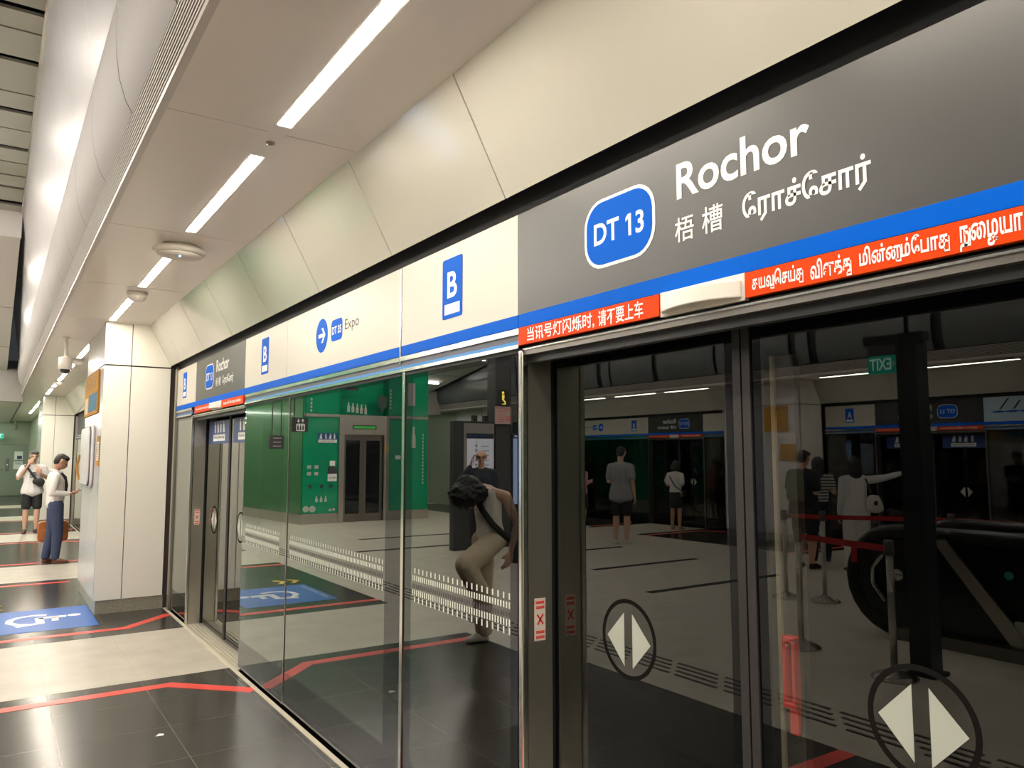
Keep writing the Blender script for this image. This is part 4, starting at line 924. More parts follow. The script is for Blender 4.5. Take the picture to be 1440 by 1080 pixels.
# ------------------------------------------------------------------ exit sign post, queue barriers, escalator (reflected)
t = thing('exit_sign_post', 'tall dark post carrying the green exit sign', 'post', (-3.98, 3.2, 0))
PD = mat('post_dark', (.028, .034, .036), .35)
mb = MB(); mb.box(-4.06, -3.9, 3.12, 3.28, 0.03, 2.53); obj('shaft', mb, PD, t)
mb = MB(); mb.box(-4.10, -3.885, 3.09, 3.31, 0, .03); obj('base_plate', mb, PD, t)
mb = MB(); mb.box(-4.02, -3.92, 3.08, 3.56, 2.53, 2.60); obj('arm', mb, PD, t)
EF = Face(-3.93, 1)
t = exit_sign(lambda m: m.box(-4.0, -3.93, 3.29, 3.53, 2.30, 2.44), lambda m: EF.text(m, glyphs('EXIT', .02), 3.335, 3.515, 2.325, 2.42, .002), 'green hanging exit sign next to the tall dark post', (-3.97, 3.41, 2.30))
mb = MB(); EF.poly(mb, [(3.30, 2.37), (3.325, 2.345), (3.325, 2.395)], 0, .002); obj('direction_arrow', mb, WHITE, t)
mb = MB(); mb.box(-4.0, -3.93, 3.29, 3.53, 2.44, 2.526); obj('sign_hood', mb, mat('hood_grey', (.12, .12, .12), .4), t)
def stanchion(x, y, label):
    t = thing('queue_barrier_post', label, 'barrier post', (x, y, 0))
    mb = MB(); mb.lathe([(.165, 0), (.165, .012), (.13, .035), (.05, .06), (.03, .075)], (x, y, 0)); obj('base', mb, CHROME, t)
    mb = MB(); mb.lathe([(.026, .07), (.026, .94)], (x, y, 0)); obj('pole', mb, STEEL, t)
    mb = MB(); mb.lathe([(.034, .90), (.036, .90), (.036, 1.0), (.03, 1.012)], (x, y, 0)); obj('belt_head', mb, mat('belt_head', (.10, .09, .085), .4), t)
ST = [(-5.80, 5.78, 'queue barrier post at the back corner by the dark clothed man'), (-5.95, 5.38, 'queue barrier post between the dark clothed man and striped top'), (-3.93, 4.25, 'queue barrier post near the red door handle'), (-3.70, 3.29, 'queue barrier post in front of the escalator newel'), (-6.75, 4.35, 'queue barrier post behind the exit sign post'), (-6.75, 2.2, 'queue barrier post beyond the escalator')]
for x, y, l in ST: stanchion(x, y, l)
def belt(a, b, label, z=.945, tail=None):
    a, b = Vector((*a, 0)), Vector((*b, 0)); d = (b-a).normalized(); n = Vector((-d.y, d.x, 0))*.0015
    mb = MB(); p, q = a+d*.036, b-d*.036
    mb.prism([p+n+Vector((0, 0, z-.025)), q+n+Vector((0, 0, z-.025)), q+n+Vector((0, 0, z+.025)), p+n+Vector((0, 0, z+.025))], -2*n)
    if tail:
        c = a+(b-a)*tail; mb.prism([c+n*2+Vector((0, 0, z-.14)), c+n*2+d*.06+Vector((0, 0, z-.14)), c+n*2+d*.06+Vector((0, 0, z)), c+n*2+Vector((0, 0, z))], n)
    tag(obj('barrier_belt', mb, mat('belt_red', (.42, .015, .02), .5)), label, 'barrier belt')
belt(ST[0][:2], ST[1][:2], 'short red barrier belt by the dark clothed man')
belt(ST[1][:2], ST[4][:2], 'upper long red barrier belt across the white dressed woman')
belt(ST[2][:2], ST[3][:2], 'lower long red barrier belt in front of the white trousers', tail=.62)
belt(ST[4][:2], ST[5][:2], 'red barrier belt over the escalator')
t = thing('escalator', 'dark escalator end with curved black handrail behind the exit sign post', 'escalator', (-5.6, 2.5, 0))
RUBH = mat('handrail_black', (.012, .012, .013), .3)
for x in (-5.05, -6.15):
    pts = [(x, -3.0, .95)]+[(x, 4.0, .95)]+[(x, 4.0+.45*math.sin(a*PI/12), .50+.45*math.cos(a*PI/12)) for a in range(1, 12)]+[(x, 4.0, .05), (x, 3.6, .06)]
    mb = MB(); mb.tube(pts, .062, 10); obj('handrail', mb, RUBH, t)
    mb = MB(); mb.prism([(x-.01, -3, .08), (x-.01, 3.9, .08)]+[(x-.01, 4.0+.44*math.sin(a*PI/12), .50+.44*math.cos(PI-a*PI/12)) for a in range(0, 13)]+[(x-.01, -3, .92)], (.02, 0, 0)); obj('balustrade', mb, mat('balustrade_dark', (.012, .016, .016), .05), t)
mb = MB(); mb.box(-6.3, -4.88, -3, 3.95, 0.0, .10); obj('plinth', mb, STEELD, t)
mb = MB(); mb.prism([(-4.98, 3.62, .90), (-4.98, 3.52, .92), (-4.98, 2.86, .10), (-4.98, 3.02, .10)], (.03, 0, 0)); obj('skirt_trim', mb, STEEL, t, 'slanted steel trim')
mb = MB(); mb.lathe([(.06, 0), (.06, .01)], (-5.03, 4.0, .55), axis='x', n=20); mb.tube([(-5.02, 4.12, .72), (-5.0, 4.22, .6), (-5.0, 4.22, .45), (-5.02, 4.12, .30)], .02); obj('newel_fitting', mb, CHROME, t, 'steel newel fitting')  # polished steel disc and curved bar on the newel
mb = MB(); mb.box(-4.99, -4.96, 2.35, 3.0, .12, .31); obj('pale_skirt_panel', mb, mat('skirt_pale', (.6, .58, .58), .3), t, 'pale skirt panel')  # plain pale box along the escalator skirt
mb = MB(); mb.lathe([(.035, 0), (.035, .01)], (-5.03, 3.05, .66), axis='x', n=20); obj('direction_light', mb, mat('green_disc', (.02, .2, .12), .4, emis=(.03, .35, .2), es=.06), t, 'round green direction light')
# gold notices on the opposite pillar
for k, (a, b, c, d) in enumerate(((9.31, 9.86, 2.11, 2.60), (9.15, 9.5, 1.55, 1.86))):
    mb = MB(); Face(XO+.705, 1).box(mb, a, b, c, d, 0, .015); tag(obj('gold_notice_board', mb, GOLD), ['reflected gold board high on the opposite pillar', 'reflected small gold notice behind the dark clothed man'][k], 'sign')

# ------------------------------------------------------------------ people
def ell(c, r, n=10, h=7):
    rx, ry, rz = r if isinstance(r, (tuple, list)) else (r, r, r); P = []
    for i in range(h+1):
        a, z = math.sin(PI*i/h), -math.cos(PI*i/h)
        for k in range(n if 0 < i < h else 1):
            t = 2*PI*k/n; P.append((c[0]+rx*a*math.cos(t), c[1]+ry*a*math.sin(t), c[2]+rz*z))
    return P
def blob(name, groups, mats, parent, xf, voxel=.012, smooth=4, label=None, noise=0.0):
    """groups: list of lists of (centre, radius); each consecutive pair is bridged; all fused into one skin"""
    bm = bmesh.new()
    for g in groups:
        pairs = list(zip(g[:-1], g[1:])) if len(g) > 1 else [(g[0], g[0])]
        for A, B in pairs:
            pts = ell(*A)+(ell(*B) if B is not A else []); vs = [bm.verts.new(p) for p in pts]
            r = bmesh.ops.convex_hull(bm, input=vs)
            dele = list({e for e in r['geom_interior'] if isinstance(e, bmesh.types.BMVert)} | {e for e in r['geom_unused'] if isinstance(e, bmesh.types.BMVert)})
            bmesh.ops.delete(bm, geom=dele, context='VERTS')
    bm.transform(xf); bmesh.ops.recalc_face_normals(bm, faces=bm.faces)
    me = bpy.data.meshes.new(name); bm.to_mesh(me); bm.free()
    o = bpy.data.objects.new(name, me); C.objects.link(o)
    m = o.modifiers.new('r', 'REMESH'); m.mode = 'VOXEL'; m.voxel_size = voxel; m.use_smooth_shade = True
    if smooth: q = o.modifiers.new('s', 'SMOOTH'); q.factor = .5; q.iterations = smooth
    if noise:
        tx = bpy.data.textures.new('hair_noise', 'CLOUDS'); tx.noise_scale = .035
        d = o.modifiers.new('d', 'DISPLACE'); d.texture = tx; d.strength = noise; d.mid_level = .5
    dg = bpy.context.evaluated_depsgraph_get(); me2 = bpy.data.meshes.new_from_object(o.evaluated_get(dg))
    bpy.data.objects.remove(o); bpy.data.meshes.remove(me)
    off = wloc(parent); me2.transform(Matrix.Translation(-off)); me2.name = name
    for mm in (mats if isinstance(mats, (list, tuple)) else [mats]): me2.materials.append(mm)
    me2.polygons.foreach_set('use_smooth', [True]*len(me2.polygons))
    o = bpy.data.objects.new(name, me2); C.objects.link(o); o.parent = parent
    if label: o['label'] = label
    return o
SKIN = mat('skin', (.50, .27, .18), .45); SKIN2 = mat('skin_light', (.58, .36, .26), .45)
HAIRB = mat('hair_black', (.008, .007, .007), .5); HAIRG = mat('hair_grey', (.07, .065, .06), .5, vary=.5, scale=60); LIP = mat('lip', (.33, .11, .09), .5); EYE = mat('eye_dark', (.02, .015, .012), .2)
CL = lambda n, c, r=.8: mat('cloth_'+n, c, r, bump=.25, vary=.12, scale=25)
V = Vector
def hand(wrist, tip_dir, palm_n, curl=.6, s=1.0, thumb=1):
    """groups for palm, four fingers and thumb; tip_dir: wrist to knuckles, palm_n: way the palm faces"""
    d = V(tip_dir).normalized(); n = V(palm_n); n = (n-d*n.dot(d)).normalized(); w = d.cross(n)*thumb; W_ = V(wrist); G = []
    G.append([(W_, .024*s), (W_+d*.045*s, .02*s)])
    for k in range(4):
        u = (k-1.5)*.021*s; kn = W_+d*(.088-.005*abs(k-1))*s+w*u
        G.append([(W_+d*.02*s+w*u*.7, .016*s), (kn, .0125*s)])
        L = (.036, .042, .038, .030)[k]*s; a = curl
        p1 = kn+(d*math.cos(a*.5)+n*math.sin(a*.5))*L; p2 = p1+(d*math.cos(a*1.5)+n*math.sin(a*1.5))*L*.8; p3 = p2+(d*math.cos(a*2.3)+n*math.sin(a*2.3))*L*.6
        G.append([(kn, .0105*s), (p1, .0095*s), (p2, .009*s), (p3, .0078*s)])
    b = W_+d*.025*s-w*.028*s; t1 = b+(d*.6-w*.6+n*.3).normalized()*.038*s; t2 = t1+(d*.9-w*.1+n*.5).normalized()*.032*s
    G.append([(b, .014*s), (t1, .011*s), (t2, .0085*s)])
    return G
def person(label, loc, heading, H, arms, clothes, hair='short', skin=SKIN, torso=None, legs=None, head=None, voxel=.011, build=1.0, group=None, glasses=False, hands=None, hairm=None, skirt=None):
    """local frame: +x forward, +y left, +z up, for a body 1.70 m tall"""
    s = H/1.70; t = thing('person', label, 'person', (loc[0], loc[1], 0))
    xf = Matrix.Translation(V((loc[0], loc[1], 0))) @ Matrix.Rotation(math.radians(heading), 4, 'Z') @ Matrix.Scale(s, 4)
    b = build
    TO = torso or [((-.005, 0, .92), (.105*b, .155*b, .10)), ((.005, 0, 1.06), (.095*b, .135*b, .09)), ((.0, 0, 1.25), (.108*b, .158*b, .11)), ((-.012, 0, 1.365), (.072*b, .145*b, .055))]
    HD = head or dict(base=(-.005, 0, 1.42), c=(.02, 0, 1.585), pitch=0, yaw=0)
    LG = legs or dict(L=((0, .09, .90), (.015, .10, .49), (-.02, .10, .09), (1, .15)), R=((0, -.09, .90), (.015, -.10, .49), (-.02, -.10, .09), (1, -.15)))
    body = [TO]
    hm = Matrix.Translation(V(HD['c'])) @ Matrix.Rotation(math.radians(HD.get('yaw', 0)), 4, 'Z') @ Matrix.Rotation(math.radians(HD.get('pitch', 0)), 4, 'Y') @ Matrix.Rotation(math.radians(HD.get('roll', 0)), 4, 'X')
    hp = lambda p: tuple(hm @ V(p))
    body.append([(HD['base'], .055), (hp((-.02, 0, -.06)), .05)])
    body += [[(hp((-.012, 0, .035)), .080), (hp((.012, 0, .03)), .074)], [(hp((.0, 0, .03)), .078), (hp((.035, 0, -.055)), (.045, .048, .035))], [(hp((.06, 0, -.075)), .022), (hp((.03, 0, -.07)), .04)],
             [(hp((.085, 0, .02)), .010), (hp((.108, 0, -.022)), .013)], [(hp((.085, 0, -.025)), .022), (hp((.075, 0, -.06)), .024)],
             [(hp((.072, .03, .03)), .018), (hp((.072, -.03, .03)), .018)],
             [(hp((-.005, .08, .015)), (.018, .010, .028)), (hp((0, .078, -.01)), (.012, .008, .018))], [(hp((-.005, -.08, .015)), (.018, .010, .028)), (hp((0, -.078, -.01)), (.012, .008, .018))]]
    sh = TO[-1][0]
    AP = {}
    for sd in 'LR':
        q = 1 if sd == 'L' else -1; S, E_, Wr = arms[sd][:3]; S = (S[0], S[1]*.97, S[2]-.028); AP[sd] = (V(S), V(E_), V(Wr))
        body.append([(V(sh)+V((0, q*.03, .03)), .05), (V(sh)+V((0, q*.10, 0)), .055), (S, .054*b), (V(S).lerp(V(E_), .45), .046*b), (E_, .037*b), (V(E_).lerp(V(Wr), .35), .037*b), (Wr, .024)])
        hd = hands[sd] if hands and sd in hands else (V(Wr)-V(E_), (0, -q, 0), .5)
        body += hand(Wr, hd[0], hd[1], hd[2], 1.0, q)
        hip, kn, an, toe = LG[sd]; TD = V((toe[0], math.copysign(.18, toe[1]), toe[2] if len(toe) > 2 else 0)).normalized()
        body.append([(hip, (.085*b, .08*b, .09)), (V(hip).lerp(V(kn), .5), .072*b), (kn, .052*b), (V(kn).lerp(V(an), .35), .054*b), (an, .036)])
        body.append([(an, .036), (V(an)+TD*.03+V((0, 0, -.045)), .034), (V(an)+TD*.13+V((0, 0, -.06)), (.035, .035, .022))])
    obj_body = blob('body', body, skin, t, xf, voxel, 3)
    for q in (1, -1):
        mb = MB(); mb.sphere(xf @ V(hp((.083, q*.031, .008))), .011*s); o = obj('eye', mb, EYE, t)
    mb = MB(); mb.sphere(xf @ V(hp((.098, 0, -.052))), (.008, .02, .007)); obj('mouth', mb, LIP, t)
    hmm = hairm or HAIRB
    if hair in ('short', 'medium', 'long', 'bun'):
        G = [[(hp((-.03, 0, .05)), (.082, .082, .078)), (hp((.012, 0, .065)), (.08, .074, .06))], [(hp((-.05, 0, .02)), (.06, .078, .07)), (hp((-.055, 0, -.03)), (.04, .062, .05))], [(hp((.03, .05, .085)), .03), (hp((.055, -.02, .09)), .03), (hp((.03, -.055, .08)), .025)]]
        if hair in ('medium', 'long'):
            z = -.13 if hair == 'medium' else -.24
            for q in (1, -1): G.append([(hp((-.02, q*.075, .03)), (.05, .03, .05)), (hp((-.04, q*.075, z*.5)), (.045, .03, .05)), (hp((-.055, q*.06, z)), (.03, .03, .04))])
            G.append([(hp((-.07, 0, .02)), (.05, .08, .06)), (hp((-.085, 0, z)), (.03, .075, .04))])
        if hair == 'bun': G.append([(hp((-.11, 0, .05)), .045), (hp((-.11, 0, .05)), .045)])
        blob('hair', G, hmm, t, xf, .012, 2, noise=.012)
    elif hair == 'fluffy':
        blob('hair', [[(hp((-.05, 0, .05)), (.12, .125, .12)), (hp((.03, 0, .09)), (.11, .12, .10))], [(hp((-.04, .05, -.04)), .09), (hp((.04, 0, .10)), .12), (hp((-.04, -.07, -.02)), .09)], [(hp((.06, 0, .10)), .075), (hp((.08, .02, .06)), .05)]], hmm, t, xf, .011, 1, noise=.06)
    elif hair == 'bald':
        blob('hair', [[(hp((-.055, .055, .0)), (.03, .028, .03)), (hp((-.085, 0, -.01)), (.02, .04, .03)), (hp((-.055, -.055, .0)), (.03, .028, .03))]], hmm, t, xf, .010, 1)
    if glasses:
        mb = MB()
        for q in (1, -1):
            c = V(hp((.10, q*.033, .008))); ax = hm.to_3x3() @ V((0, 1, 0)); up = hm.to_3x3() @ V((0, 0, 1))
            mb.tube([xf @ (c+ax*.026*math.cos(a*PI/6)+up*.018*math.sin(a*PI/6)) for a in range(13)], .0028)
            mb.tube([xf @ V(hp((.098, q*.055, .012))), xf @ V(hp((0, q*.083, .015)))], .0025)
        mb.tube([xf @ V(hp((.103, .008, .012))), xf @ V(hp((.103, -.008, .012)))], .0025)
        obj('glasses', mb, INK, t)
    # --- clothes
    c = clothes
    up = lambda r, k: tuple(x+k for x in r) if isinstance(r, tuple) else r+k
    if 'top' in c:
        m, sl, low = c['top'][:3]
        T2 = [(p, up(r, .014)) for p, r in TO]
        if low: p, r = T2[0]; T2 = [((p[0], p[1], p[2]-low), (r[0]+.028, r[1]+.042, r[2])), (p, up(r, .022)), (T2[1][0], up(T2[1][1], .012))]+T2[2:]
        G = [T2]
        for sd in 'LR':
            S, E_, Wr = AP[sd]; q = 1 if sd == 'L' else -1
            if sl == 'none': continue
            g = [(V(sh)+V((0, q*.03, .025)), .058), (V(sh)+V((0, q*.10, 0)), .064), (S, .064*b)]
            if sl == 'short': g += [(S.lerp(E_, .72), .064*b)]
            else: g += [(S.lerp(E_, .5), .06*b), (E_, .052*b), (Wr-(Wr-E_).normalized()*.02, .037)]
            G.append(g)
        blob(c['top'][3] if len(c['top']) > 3 else 'shirt', G, m, t, xf, .013, 3)
    if 'bottom' in c:
        m, kind = c['bottom']; p0, r0_ = TO[0]; p1, r1_ = TO[1]
        G = [[(p0, up(r0_, .012)), (V(p0).lerp(V(p1), .45), up(tuple(a*.5+e*.5 for a, e in zip(r0_, r1_)), .010))]]
        for sd in 'LR':
            hip, kn, an, toe = LG[sd]; hip, kn, an = V(hip), V(kn), V(an)
            g = [(hip, (.10*b, .092*b, .09)), (hip.lerp(kn, .5), .088*b)]
            if kind == 'shorts': g += [(hip.lerp(kn, .82), .086*b)]
            elif kind == 'wide': g = [(hip, (.118, .10, .09)), (hip.lerp(kn, .5), .108), (kn, .098), (kn.lerp(an, .5), .092), (an+V((0, 0, .03)), .088)]
            elif kind == 'trousers': g = [(hip, (.112*b, .095*b, .09)), (hip.lerp(kn, .5), .098*b), (kn, .080*b), (kn.lerp(an, .5), .072), (an+V((0, 0, .015)), .062)]
            elif kind == 'slim': g += [(kn, .06*b), (kn.lerp(an, .5), .05), (an, .042)]
            if kind != 'skirt': G.append(g)
        if kind == 'skirt': G.append([(p0, up(r0_, .014)), (V(p0)+V((.01, 0, -.20)), (.135, .18, .06)), (V(p0)+V((.01, 0, -.36)), (.14, .18, .03))])
        blob({'shorts': 'shorts', 'skirt': 'skirt'}.get(kind, 'trousers'), G, m, t, xf, .013, 3)
    if 'shoes' in c:
        for sd in 'LR':
            an, toe = V(LG[sd][2]), LG[sd][3]; TD = V((toe[0], math.copysign(.18, toe[1]), toe[2] if len(toe) > 2 else 0)).normalized()
            blob('shoe', [[(an+V((0, 0, -.035)), (.045, .042, .04)), (an+TD*.05+V((0, 0, -.042)), .043), (an+TD*.15+V((0, 0, -.062)), (.042, .042, .026))], [(an-TD*.02+V((0, 0, -.07)), (.035, .038, .018)), (an+TD*.16+V((0, 0, -.074)), (.036, .040, .014))]], c['shoes'], t, xf, .011, 2)
    t['xf'] = 1; t_xf = xf
    return t, xf
def held(name, mb_fn, m, label, cat):
    mb = MB(); mb_fn(mb); return tag(obj(name, mb, m), label, cat)
def phone(xf, c, d, n, label):
    """slab phone: centre c, long axis d, screen normal n (local frame)"""
    d = V(d).normalized(); n = V(n); n = (n-d*n.dot(d)).normalized(); w = d.cross(n); c = V(c)
    P = [xf @ (c+d*a*.072+w*b_*.036-n*.004) for a, b_ in ((-1, -1), (1, -1), (1, 1), (-1, 1))]
    mb = MB(); mb.prism(P, (xf.to_3x3() @ (n*.008))); return tag(obj('smartphone', mb, INK), label, 'phone')
def strap(xf, pts, w, th, m, name, parent, label=None):
    """flat band through local points with outward normals"""
    mb = MB(); vs = []; fs = []
    P = [V(p) for p, n in pts]
    for i, (p, n) in enumerate(pts):
        p, n = V(p), V(n).normalized(); d = (P[min(i+1, len(P)-1)]-P[max(i-1, 0)]).normalized(); s_ = d.cross(n).normalized()*w/2
        for a in (p-s_, p+s_, p+s_+n*th, p-s_+n*th): vs.append(xf @ a)
    for i in range(len(pts)-1):
        for k in range(4): fs.append((4*i+k, 4*i+(k+1) % 4, 4*i+4+(k+1) % 4, 4*i+4+k))
    mb.add(vs, fs, 0, True); return obj(name, mb, m, parent, label)

STAND_R = ((-.01, -.185, 1.375), (-.03, -.22, 1.09), (.03, -.235, .85)); STAND_L = ((-.01, .185, 1.375), (-.03, .22, 1.09), (.03, .235, .85))
PH_R = ((-.01, -.185, 1.375), (-.04, -.21, 1.10), (.22, -.12, 1.13)); PH_L = ((-.01, .185, 1.375), (-.04, .21, 1.10), (.22, .10, 1.14))

# 1 man in white shirt reading his phone, brown bag in the far hand
p1, x1 = person('man in white shirt and navy trousers looking down at his phone', (-.80, 13.93), 2, 1.685,
    dict(R=((-.02, -.185, 1.37), (-.085, -.225, 1.09), (.16, -.17, 1.075)), L=((-.01, .185, 1.375), (-.01, .23, 1.09), (.02, .235, .84))),
    dict(top=(CL('white', (.76, .73, .70)), 'long', 0), bottom=(CL('navy', (.035, .05, .11)), 'trousers'), shoes=mat('shoe_brown', (.12, .035, .02), .3)),
    legs=dict(L=((0, .09, .90), (-.02, .10, .49), (-.09, .10, .09), (1, .15)), R=((0, -.09, .90), (.04, -.10, .49), (.02, -.10, .09), (1, -.15))),
    torso=[((-.01, 0, .93), (.115, .15, .10)), ((.0, 0, 1.07), (.115, .135, .09)), ((-.01, 0, 1.25), (.12, .155, .11)), ((-.03, 0, 1.36), (.078, .145, .055))],
    head=dict(base=(-.02, 0, 1.41), c=(.045, 0, 1.565), pitch=30), voxel=.009, hands=dict(R=((1, .1, .05), (.0, .3, 1), .7), L=((.1, 0, -1), (0, -1, 0), 1.1)))
phone(x1, (.285, -.14, 1.118), (1, .2, .22), (-.25, 0, 1), 'thin phone held by the man in white shirt')
mb = MB(); mb.tube([x1 @ V(p) for p in ((.055, -.05, 1.385), (.105, -.03, 1.33), (.128, -.01, 1.20), (.125, 0, 1.05))], [.022, .03, .034, .02], 8); obj('necktie', mb, CL('tie', (.015, .015, .022)), p1)
mb = MB(); mb.tube([x1 @ V((.075*math.cos(a*PI/8)-.008, .07*math.sin(a*PI/8), 1.425-.025*math.cos(a*PI/8))) for a in range(17)], .018, 8); obj('collar', mb, CL('white', (.76, .73, .70)), p1)
LEA = mat('leather_tan', (.36, .12, .025), .4, bump=.1, vary=.15, scale=8)
t = thing('briefcase', 'tan leather bag hanging behind the legs of the man in white shirt', 'bag', (-.80, 14.18, .31))
mb = MB(); F14 = FaceY(14.14); F14.rbox(mb, -1.005, -.59, .31, .63, .06, -.13, 0); obj('bag_body', mb, LEA, t, bevel=.02)
mb = MB(); F14.rbox(mb, -.97, -.62, .33, .50, .04, 0, .015); obj('front_pocket', mb, LEA, t, bevel=.006)
mb = MB(); mb.tube([(-.90, 14.2, .62), (-.87, 14.19, .71), (-.80, 14.17, .765), (-.73, 14.19, .71), (-.70, 14.2, .62)], .011); obj('handle', mb, LEA, t)

# 2 older man in shorts, hand at the mouth, sling bag
p2, x2 = person('older man in white t-shirt and black shorts with hand at his mouth', (-.90, 19.55), -86, 1.755,
    dict(R=((0, -.19, 1.37), (.05, -.265, 1.14), (.15, -.10, 1.43)), L=((0, .19, 1.37), (.02, .26, 1.13), (.20, .10, 1.24))),
    dict(top=(CL('tee', (.74, .73, .72)), 'short', .06), bottom=(CL('black', (.012, .013, .015)), 'shorts'), shoes=mat('shoe_dark', (.06, .02, .02), .5)),
    hairm=HAIRG, skin=SKIN2, voxel=.009, build=1.08, hands=dict(R=((.2, .5, .8), (-.8, .3, .2), 1.1), L=((.2, -.4, .8), (-.9, .1, .2), .5)), head=dict(base=(-.005, 0, 1.42), c=(.03, 0, 1.585), pitch=8))
BB = CL('bag', (.014, .018, .017), .7)
strap(x2, [((.03, -.16, 1.40), (.3, 0, 1)), ((.11, -.11, 1.34), (1, -.1, .3)), ((.15, -.02, 1.20), (1, 0, .1)), ((.155, .06, 1.08), (1, .1, 0))], .045, .006, BB, 'strap', p2)
blob('sling_bag', [[((.17, .02, 1.07), (.04, .05, .06)), ((.17, .14, 1.06), (.04, .06, .075)), ((.16, .12, .99), (.035, .06, .03))]], BB, p2, x2, .012, 2)
mb = MB(); mb.tube([x2 @ (V((.145, -.115, 1.405))+V((.0, .034*math.cos(a*PI/6), .034*math.sin(a*PI/6)))) for a in range(13)], .008); obj('wrist_watch', mb, INK, p2)
mb = MB()
for k in range(3): mb.box(-.97+.0, -.85, 19.402, 19.41, 1.28-.045*k, 1.30-.045*k)
obj('chest_print', mb, DGREY, p2)

# 3 woman bending forward with raised knee, hair hanging (reflected)
p3, x3 = person('bending woman in white tank top with black crossbody bag and raised knee', (-2.045, 5.88), -6, 1.66,
    dict(R=((-.06, -.17, 1.345), (-.135, -.24, 1.07), (-.06, -.235, .83)), L=((.02, .17, 1.33), (-.06, .19, 1.08), (-.02, .17, .86))),
    dict(top=(CL('tank', (.80, .77, .72)), 'none', 0, 'tank_top'), bottom=(CL('khaki', (.58, .48, .36)), 'wide'), shoes=mat('shoe_pale', (.55, .52, .46), .6)),
    hair='fluffy', skin=SKIN2, voxel=.009,
    torso=[((-.02, 0, .93), (.115, .15, .10)), ((.0, 0, 1.06), (.095, .125, .09)), ((.015, 0, 1.22), (.10, .145, .10)), ((.03, 0, 1.345), (.075, .15, .06))],
    head=dict(base=(.06, 0, 1.38), c=(.225, .0, 1.325), pitch=66, yaw=-12),
    legs=dict(L=((0, .09, .92), (.0, .10, .49), (-.02, .10, .09), (1, .15)), R=((0, -.09, .92), (.36, -.13, .74), (.17, -.13, .42), (.8, -.1, -.5))))
strap(x3, [((.06, .13, 1.39), (0, .3, 1)), ((.13, .05, 1.33), (1, 0, .4)), ((.125, -.06, 1.2), (1, -.5, .1)), ((.08, -.145, 1.08), (.5, -1, 0)), ((-.05, -.18, .96), (0, -1, 0)), ((-.15, -.19, .88), (-.3, -1, 0))], .055, .008, BB, 'strap', p3)
blob('crossbody_bag', [[((-.17, -.19, .90), (.05, .05, .06)), ((-.21, -.18, .80), (.09, .06, .08)), ((-.19, -.18, .74), (.08, .05, .03))]], BB, p3, x3, .012, 2)

# 4 bald man on the phone (reflected)
p4, x4 = person('bald man in dark jacket with glasses holding a phone to his ear', (-4.72, 10.35), -58, 1.73,
    dict(L=((0, .19, 1.37), (.08, .33, 1.22), (.02, .165, 1.46)), R=STAND_R),
    dict(top=(CL('jacket', (.02, .025, .04)), 'long', .05, 'jacket'), bottom=(CL('dark', (.014, .014, .018)), 'trousers'), shoes=INK),
    hair='bald', hairm=HAIRG, voxel=.011, build=1.1, glasses=True, hands=dict(L=((.1, -.15, 1), (0, -1, 0), .35)))
phone(x4, (.045, .118, 1.55), (.3, 0, 1), (0, 1, 0), 'phone pressed to the ear of the bald man')
strap(x4, [((.02, .13, 1.42), (.3, 0, 1)), ((.135, .05, 1.25), (1, 0, 0)), ((.135, -.05, 1.10), (1, 0, 0))], .04, .006, INK, 'strap', p4)

# 5 far dark clothed person by the opposite doors
person('far dark clothed person waiting by the doors next to the lift lobby', (-9.6, 18.3), 160, 1.68, dict(R=STAND_R, L=STAND_L),
    dict(top=(CL('black', (.012, .013, .015)), 'long', .05), bottom=(CL('black', (.012, .013, .015)), 'trousers'), shoes=INK), voxel=.014)
# 6 person in pink
p6, x6 = person('person in pink top and black shorts half hidden by the door post', (-9.22, 13.75), 178, 1.56, dict(R=PH_R, L=PH_L),
    dict(top=(CL('pink', (.50, .20, .26)), 'long', .02), bottom=(CL('black', (.012, .013, .015)), 'shorts'), shoes=mat('shoe_white', (.6, .6, .58), .6)), hair='medium', skin=SKIN2, voxel=.013, head=dict(base=(-.005, 0, 1.42), c=(.03, 0, 1.58), pitch=20))
phone(x6, (.33, 0, 1.17), (1, 0, .5), (-.5, 0, 1), 'phone held by the person in pink')
# 7 grey shirted man
p7, x7 = person('man in grey t-shirt and black shorts looking at his phone', (-7.88, 10.92), 150, 1.80, dict(R=PH_R, L=STAND_L),
    dict(top=(CL('grey', (.24, .24, .25)), 'short', .10), bottom=(CL('black', (.012, .013, .015)), 'shorts'), shoes=mat('shoe_white', (.6, .6, .58), .6)), skin=SKIN2, voxel=.012, build=1.1, head=dict(base=(-.005, 0, 1.42), c=(.035, 0, 1.58), pitch=25))
phone(x7, (.32, -.10, 1.15), (1, .2, .3), (-.3, 0, 1), 'phone held by the man in grey t-shirt')
# 8 woman in white blouse and black skirt
p8, x8 = person('woman in white blouse and black skirt with a shoulder bag', (-10.72, 12.28), 165, 1.52, dict(R=PH_R, L=PH_L),
    dict(top=(CL('blouse', (.62, .60, .58)), 'short', 0, 'blouse'), bottom=(CL('black', (.012, .013, .015)), 'skirt'), shoes=mat('shoe_beige', (.35, .22, .17), .5)), hair='medium', skin=SKIN, voxel=.012, head=dict(base=(-.005, 0, 1.42), c=(.035, 0, 1.58), pitch=25))
strap(x8, [((-.0, -.10, 1.43), (0, 0, 1)), ((-.125, -.08, 1.30), (-1, 0, 0)), ((-.12, .05, 1.08), (-1, 0, 0)), ((-.02, .20, .95), (0, 1, 0))], .03, .006, INK, 'strap', p8)
blob('shoulder_bag', [[((.02, .22, .92), (.09, .035, .06)), ((.02, .22, .86), (.09, .035, .05))]], BB, p8, x8, .012, 2)
phone(x8, (.32, 0, 1.15), (1, .1, .3), (-.3, 0, 1), 'phone held by the woman in white blouse')
